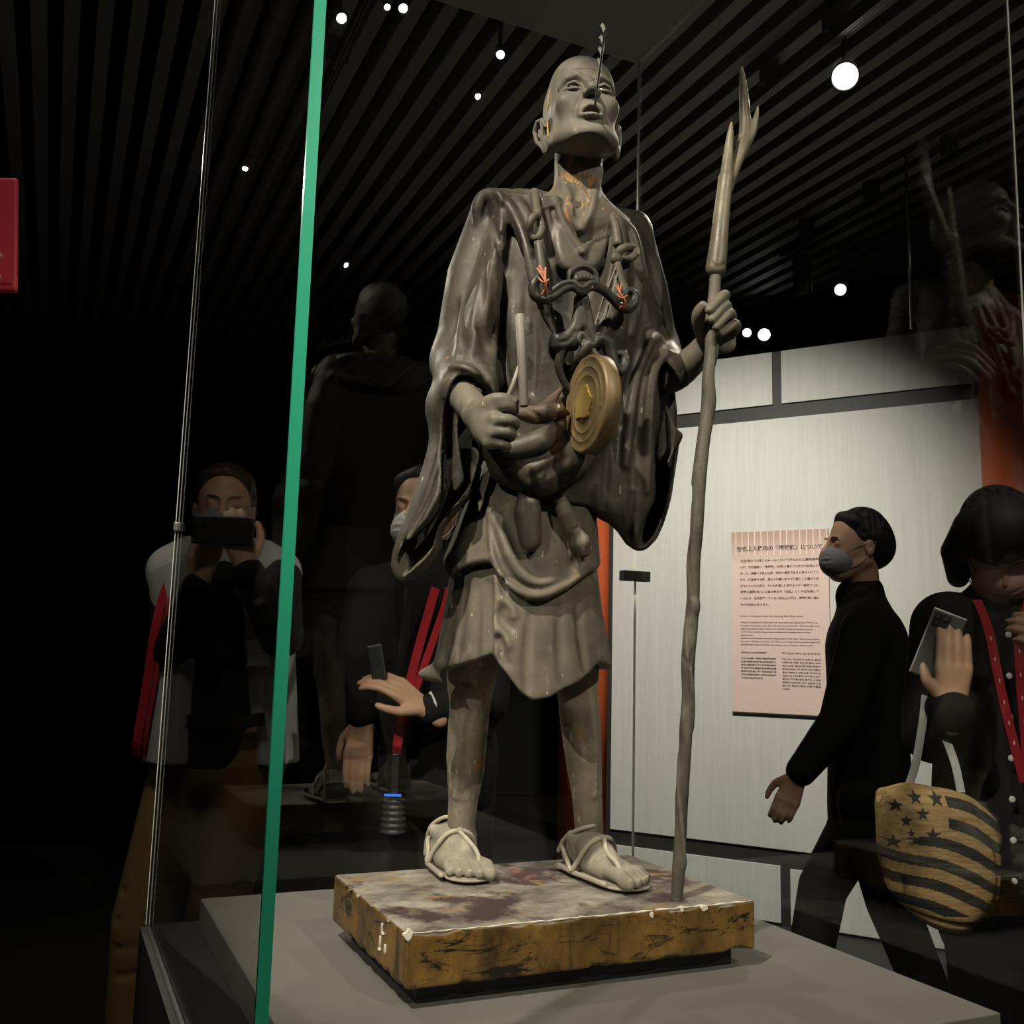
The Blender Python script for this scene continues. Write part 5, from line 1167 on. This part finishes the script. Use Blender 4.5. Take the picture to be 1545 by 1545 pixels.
box('phone_body', (-0.075,-0.004,-0.036), (0.075,0.004,0.036), M['fixture'], ph, 0.004); box('camera_bump', (-0.07,-0.007,0.005), (-0.04,-0.003,0.032), M['black'], ph, 0.002)

# ---------------- visitor in black behind the case, white mask, red lanyard
d = 2.62
J = dict(foot=(-0.20,2.66,0), head=Y_(640,770,d+.02), neck=Y_(645,850,d+.02), shr=Y_(565,895,d), shl=Y_(735,890,d), elr=Y_(535,1010,d-.03), ell=Y_(735,1060,d-.05), wrr=Y_(549,1085,d-.10), wrl=Y_(645,1072,d-.24),
         hipr=Y_(605,1130,d), hipl=Y_(695,1130,d), knr=(-0.29,2.62,0.46), knl=(-0.11,2.62,0.46), anr=(-0.31,2.66,0.09), anl=(-0.09,2.66,0.09))
root, hp, xf, tips = visitor('visitor in black behind the glass case, white mask, red lanyard, handset in hand', J, (-0.28,-1), M['pskin'], M['blackcloth'], M['blackcloth'], M['blackcloth'],
        {'r': ((-0.10,-0.1,-1), (0.25,1,0.1), -1, 0.22), 'l': ((-1,-0.2,0.72), (-0.35,0.5,-0.65), 1, 0.38)}, topz=0.80)
hair_cap(root, hp, xf, M['blackhair']); face_mask(root, hp, xf, M['maskwhite'])
ln = xf(np.array([Y_(662,868,d-.09), Y_(652,905,d-.135), Y_(635,965,d-.15), Y_(618,1030,d-.165), Y_(604,1090,d-.17), Y_(598,1138,d-.17)]))
ribbon('lanyard', ln, 0.022, 0.002, M['redcloth'], root, (0,-1,0), label='red neck lanyard'); ribbon('lanyard', ln[[0,1,2,3,4,5]]+np.array([[.03,.0,.0],[.035,0,0],[.03,0,0],[.02,0,0],[.008,0,0],[0,.003,0]]), 0.018, 0.002, M['redcloth'], root, (0,-1,0))
ribbon('cuff', xf(np.array([Y_(648,1046,d-.235), Y_(655,1062,d-.262), Y_(660,1090,d-.245)])), 0.012, 0.003, M['maskwhite'], root, (-.4,-1,0))
pc = Y_(570,1006,d-.26); pn = empty('dark_handset', Matrix.Translation(Vector(pc)) @ Matrix.Rotation(math.radians(-12),4,'Y'), 'small dark handset in the fingers of the visitor behind the case', 'handset')
box('handset_body', (-0.018,-0.006,-0.032), (0.018,0.006,0.052), M['fixture'], pn, 0.004); box('handset_screen', (-0.014,-0.0068,0.0), (0.014,-0.0055,0.046), M['darkscreen'], pn)
lc = Y_(594,1222,d-.17); le = empty('lanyard_device', Matrix.Translation(Vector(lc)), 'ribbed black cylinder with blue digits hanging from the red lanyard', 'audio guide')
pf = []
for i in range(6): pf += [(0.030-i*.0009, -0.055+i*0.014), (0.032-i*.0009, -0.051+i*0.014), (0.032-i*.0009, -0.046+i*0.014), (0.029-i*.0009, -0.043+i*0.014)]
V, F = lathe(pf, 28); mesh_obj('barrel', V, F, M['ribbed'], le, True)
box('blue_display', (-0.020,-0.036,0.036), (0.020,-0.030,0.041), M['blueled'], le); box('clip', (-0.009,-0.008,0.032), (0.009,0.008,0.132), M['fixture'], le, 0.003)

# ---------------- man walking past the wall
d = 3.35
J = dict(foot=(1.17,3.35,0), head=Y_(1291,822,d), neck=Y_(1302,902,d+.01), shr=Y_(1308,955,d+.14), shl=Y_(1306,955,d-.15), elr=Y_(1330,1080,d+.20), ell=Y_(1268,1088,d-.20), wrr=Y_(1300,1200,d+.16), wrl=Y_(1205,1168,d-.22),
         hipr=Y_(1312,1215,d+.09), hipl=Y_(1310,1215,d-.09), knr=(1.06,3.43,0.47), knl=(1.22,3.26,0.47), anr=(0.98,3.44,0.09), anl=(1.36,3.25,0.13))
root, hp, xf, tips = visitor('man in black striding left before the grey wall, seen in profile', J, (-1,-0.12), M['pskin'], M['blackcloth'], M['blackcloth'], M['blackcloth'],
        {'l': ((-0.45,0,-1), (0.35,1,0.1), -1, 0.42), 'r': ((-0.2,0,-1), (-0.3,-1,0), 1, 0.4)}, topz=0.62, sleeve_r=1.15)
hair_cap(root, hp, xf, M['blackhair']); face_mask(root, hp, xf, M['maskgrey'])
cb = Clay(np.array(J['neck'])-0.12, np.array(J['neck'])+0.12, 0.006); cb.tube([np.array(J['neck'])-(0,0,.05), np.array(J['neck'])-(0.015,0,0.0)], [0.085,0.075], 0.01); cb.tube([np.array(J['neck'])-(0,0,.03), np.array(J['neck'])+(0,0,0.06)], 0.062, 0.004, 'sub')
clay_obj('collar', cb, M['blackcloth'], root, xf)

# ---------------- visitor with bob haircut, phone and straw bag
d = 2.38
J = dict(foot=(1.19,2.40,0), head=Y_(1508,822,d-.05), neck=Y_(1515,905,d+.02), shr=Y_(1432,948,d-.02), shl=Y_(1612,945,d+.03), elr=Y_(1408,1105,d-.07), ell=Y_(1628,1080,d-.10), wrr=Y_(1437,1070,d-.23), wrl=Y_(1632,985,d-.16),
         hipr=Y_(1470,1225,d), hipl=Y_(1580,1225,d), knr=(1.10,2.37,0.44), knl=(1.27,2.37,0.44), anr=(1.09,2.42,0.09), anl=(1.29,2.42,0.09))
root, hp, xf, tips = visitor('bob-haired visitor at the right edge in a black buttoned shirt with red lanyard', J, (-0.35,-1), M['pskin'], M['blackcloth'], M['blackcloth'], M['blackcloth'],
        {'r': ((0.06,-0.05,1), (0.15,1,0), 1, 0.16), 'l': ((-1,-0.25,0.45), (0.1,0.9,-0.2), -1, 0.5)}, tilt=-0.72, topz=0.55, sleeve_r=1.25, ears=False)
hair_cap(root, hp, xf, M['blackhair'], 'bob'); face_mask(root, hp, xf, M['maskpink'])
for k in range(7):
    P = xf(Y_(1521+k*1.5, 958+k*62, d-.150+0.004*k)); V, F = lathe([(0.006,0),(0.0075,0.001),(0.007,0.003),(0.004,0.0035)], 16)
    o = mesh_obj('button', [(v[0],-v[2],v[1]) for v in V], F, M['maskwhite'], root, True, loc=tuple(P))
for a in ([(1474,905,-.09),(1490,945,-.150),(1503,1005,-.165),(1517,1070,-.168),(1532,1130,-.165),(1545,1180,-.16)], [(1552,905,-.09),(1538,960,-.155),(1540,1030,-.165),(1546,1100,-.165),(1550,1180,-.16)]):
    L = xf(np.array([Y_(x, y, d+q) for x, y, q in a])); o = ribbon('lanyard', L, 0.019, 0.002, M['redcloth'], root, (-.2,-1,0), label='red neck lanyard with tiny white print')
    LL = catmull(L, 6)
    for i in range(8, len(LL)-6, 3): box('print', LL[i]-np.array([.0013,.0022,.004]), LL[i]+np.array([.0013,-.0012,.004]), M['maskwhite'], o)
pc = Y_(1418,968,d-.215); ph = empty('mobile_phone', Matrix.Translation(Vector(pc)) @ Matrix.Rotation(math.radians(-14),4,'Z') @ Matrix.Rotation(math.radians(22),4,'Y'), 'silver-edged phone held up by the bob-haired visitor', 'phone')
box('phone_body', (-0.035,-0.004,-0.085), (0.035,0.004,0.065), M['greyphone'], ph, 0.006); box('metal_frame', (-0.0365,-0.003,-0.0865), (0.0365,0.003,0.0665), M['steel'], ph, 0.006); box('camera_bump', (-0.030,-0.0075,0.030), (0.004,-0.003,0.060), M['fixture'], ph, 0.003)
for x_ in (-0.022,-0.005): tube('camera_lens', [(x_,-0.0075,0.046),(x_,-0.009,0.046)], 0.006, M['black'], ph, 14)
# straw bag
BY = d-0.275
def Qb(px, py, v):
    P = at_y(px, py, BY+v*0); return np.array([P[0], v, P[2]])
bagc = at_y(1415, 1295, BY)
bagM = empty('straw_bag', Matrix.Translation((0,BY,0)), 'tan straw bag printed with black stars and stripes beside the bob-haired visitor', 'bag')
bo = [(1324,1196,0),(1345,1186,0),(1372,1180,0),(1410,1186,0),(1450,1194,0),(1480,1215,0),(1504,1245,0),(1506,1290,0),(1502,1350,0),(1490,1370,0),(1470,1395,0),(1445,1408,0),(1410,1402,0),(1370,1375,0),(1342,1345,0),(1328,1300,0),(1324,1250,0)]
lo = Qb(1318,1415,0); hi = Qb(1512,1172,0)
bg_ = Clay((lo[0],-0.075,lo[2]), (hi[0],0.075,hi[2]), 0.0021); bg_.pillow(bo, 0.058, 0.05, 0, Qf=Qb, smooth=3)
tp_ = [Qb(*p) for p in ((1326,1199,0),(1372,1186,0),(1450,1199,0),(1500,1246,0))]
bg_.tube(tp_, 0.012, 0.01, 'sub')
def fold(pts, r):
    P = []
    for x, y in catmull(np.array(pts, float), 5):
        q = Qb(x, y, 0); col = bg_.D[int(round((q[0]-bg_.lo[0])/bg_.h)), :, int(round((q[2]-bg_.lo[2])/bg_.h))]; w = np.nonzero(col < 0)[0]
        if len(w): P.append((q[0], bg_.lo[1]+w[0]*bg_.h-r*0.5, q[2]))
    if len(P) > 1: bg_.tube(P, r, 0.007, 'sub')
fold([(1455,1215),(1480,1260),(1492,1310),(1485,1360)], 0.007); fold([(1358,1270),(1345,1310),(1352,1345)], 0.006); fold([(1362,1370),(1410,1385),(1460,1390)], 0.005)
bg_.blur(1)
me = bg_.mesh('bag_body'); me.materials.append(M['straw']); me.materials.append(M['strawblack'])
nF = len(me.polygons); cen = np.zeros(nF*3); me.polygons.foreach_get('center', cen); cen = cen.reshape(-1,3)
wpt = cen + np.array([0,BY,0]); cc = (wpt - EYEP) @ RW
# print laid out on the flat cloth (x, z of the bag plane)
gx0, gx1 = lo[0], hi[0]; x = (cen[:,0]-Qb(1324,1290,0)[0])/(Qb(1506,1290,0)[0]-Qb(1324,1290,0)[0]); zt, zb_ = Qb(1415,1180,0)[2], Qb(1415,1405,0)[2]; z = (zt-cen[:,2])/(zt-zb_)
ink = np.zeros(nF, bool)
wav = 0.018*np.sin(x*7+z*3)
canton = (x < 0.50) & (z < 0.36+0.10*np.clip((0.30-x),0,1)-0.02)
slope = z - 0.22*(x-0.5) - wav - 0.10*np.clip(x-0.72,0,1)*2
band = np.mod(slope/0.145+0.42, 1.0) < 0.50
ink |= band & ~canton & (slope > -0.06) & (z < 0.86)
ink &= ~((x < 0.20) & (z > 0.36) & (z < 0.42))
for sx, sy, sr in ((1338,1210,9),(1366,1198,9.5),(1397,1200,11),(1375,1222,9),(1351,1232,8),(1358,1250,6.5),(1390,1253,10.5),(1336,1264,9.5)):
    c0 = Qb(sx, sy, 0); r0_ = sr*BY/FOC*1.15; dx, dz = cen[:,0]-c0[0], cen[:,2]-c0[2]; an = np.arctan2(dx, dz); rr_ = np.hypot(dx, dz)
    k_ = np.mod(an, 2*math.pi/5); k_ = np.minimum(k_, 2*math.pi/5-k_)
    a_, b_ = r0_, r0_*0.40; g_ = math.pi/5                                   # edge between outer and inner star points
    rad = a_*b_*math.sin(g_)/(a_*np.sin(k_)+b_*np.sin(g_-k_)); ink |= (rr_ < rad)
me.polygons.foreach_set('material_index', ink.astype(np.int32)); me.update()
finish('bag_body', me, None, bagM, True, label='woven straw body with star and stripe print')
for p in ([(1372,1183,.02),(1382,1150,.03),(1392,1090,.06),(1396,1050,.10)], [(1450,1196,.02),(1440,1150,.05),(1420,1095,.09),(1412,1060,.12)]):
    ribbon('bag_strap', [at_y(px,py,BY+q)-np.array([0,BY,0]) for px,py,q in p], 0.016, 0.004, M['offwhite'], bagM, (-.2,-1,0))

# ---------------- red phone in a hand at the left edge
d = 1.55
pa_, pb_ = Y_(14,355,d), Y_(-120,520,d)
ph = empty('mobile_phone', Matrix.Translation(Vector(Y_(-34,352,d))) @ Matrix.Rotation(math.radians(-5),4,'Y') @ Matrix.Rotation(math.radians(10),4,'Z'), 'phone in a red case held up at the left edge of the picture', 'phone')
box('phone_case', (-0.062,-0.005,-0.102), (0.062,0.006,0.097), M['redcase'], ph, 0.010); box('case_lip', (-0.060,-0.0065,-0.100), (0.060,-0.004,-0.094), M['redcasedark'], ph, 0.001); box('embossed_mark', (0.038,-0.0058,-0.089), (0.054,-0.0048,-0.086), M['redcasedark'], ph)
for o in ph.children:
    for mdf in o.modifiers: mdf.segments = 4
wp_ = Y_(-95,455,d+.01); fh = empty('person', Matrix.Translation((wp_[0],wp_[1],0)), 'raised hand gripping the red-cased phone at the left edge', 'person', 'gallery visitors')
c = Clay(wp_-np.array([.20,.22,.42]), wp_+np.array([.16,.12,.18]), 0.004)
c.tube([wp_+np.array([-.10,-.12,-.36]), wp_+np.array([-.03,-.02,-.05])], [0.045,0.030], 0.01)
for i, (ex, ey) in enumerate(((-2,386),(-3,418),(-8,446),(-20,470))):
    kp = Y_(-75,410+i*26,d+.030); tp2 = Y_(ex,ey,d-.016); mp = Y_(ex-34,ey+2,d-.030); c.tube([wp_, Y_(-100,425+i*20,d+.03)], [0.02,0.013], 0.01); c.tube([Y_(-100,425+i*20,d+.03), Y_(-106,405+i*24,d-.015), mp, tp2], [0.012,0.010,0.0092,0.0075], 0.003)
c.tube([wp_, Y_(-105,400,d+.02), Y_(-80,330,d+.022), Y_(-50,300,d+.018)], [0.022,0.014,0.011,0.009], 0.008)
c.blur(1); clay_obj('body', c, M['pskin'], fh, lambda V: V-np.array([wp_[0],wp_[1],0]))
t = Clay(wp_-np.array([.22,.26,.45]), wp_+np.array([.12,.12,-.05]), 0.006); t.tube([wp_+np.array([-.10,-.12,-.36]), wp_+np.array([-.05,-.05,-.13])], [0.062,0.050], 0.0); clay_obj('shirt', t, M['blackcloth'], fh, lambda V: V-np.array([wp_[0],wp_[1],0]))
print('TRIS', sum(len(o.data.polygons)*2 for o in bpy.data.objects if o.type=='MESH'))
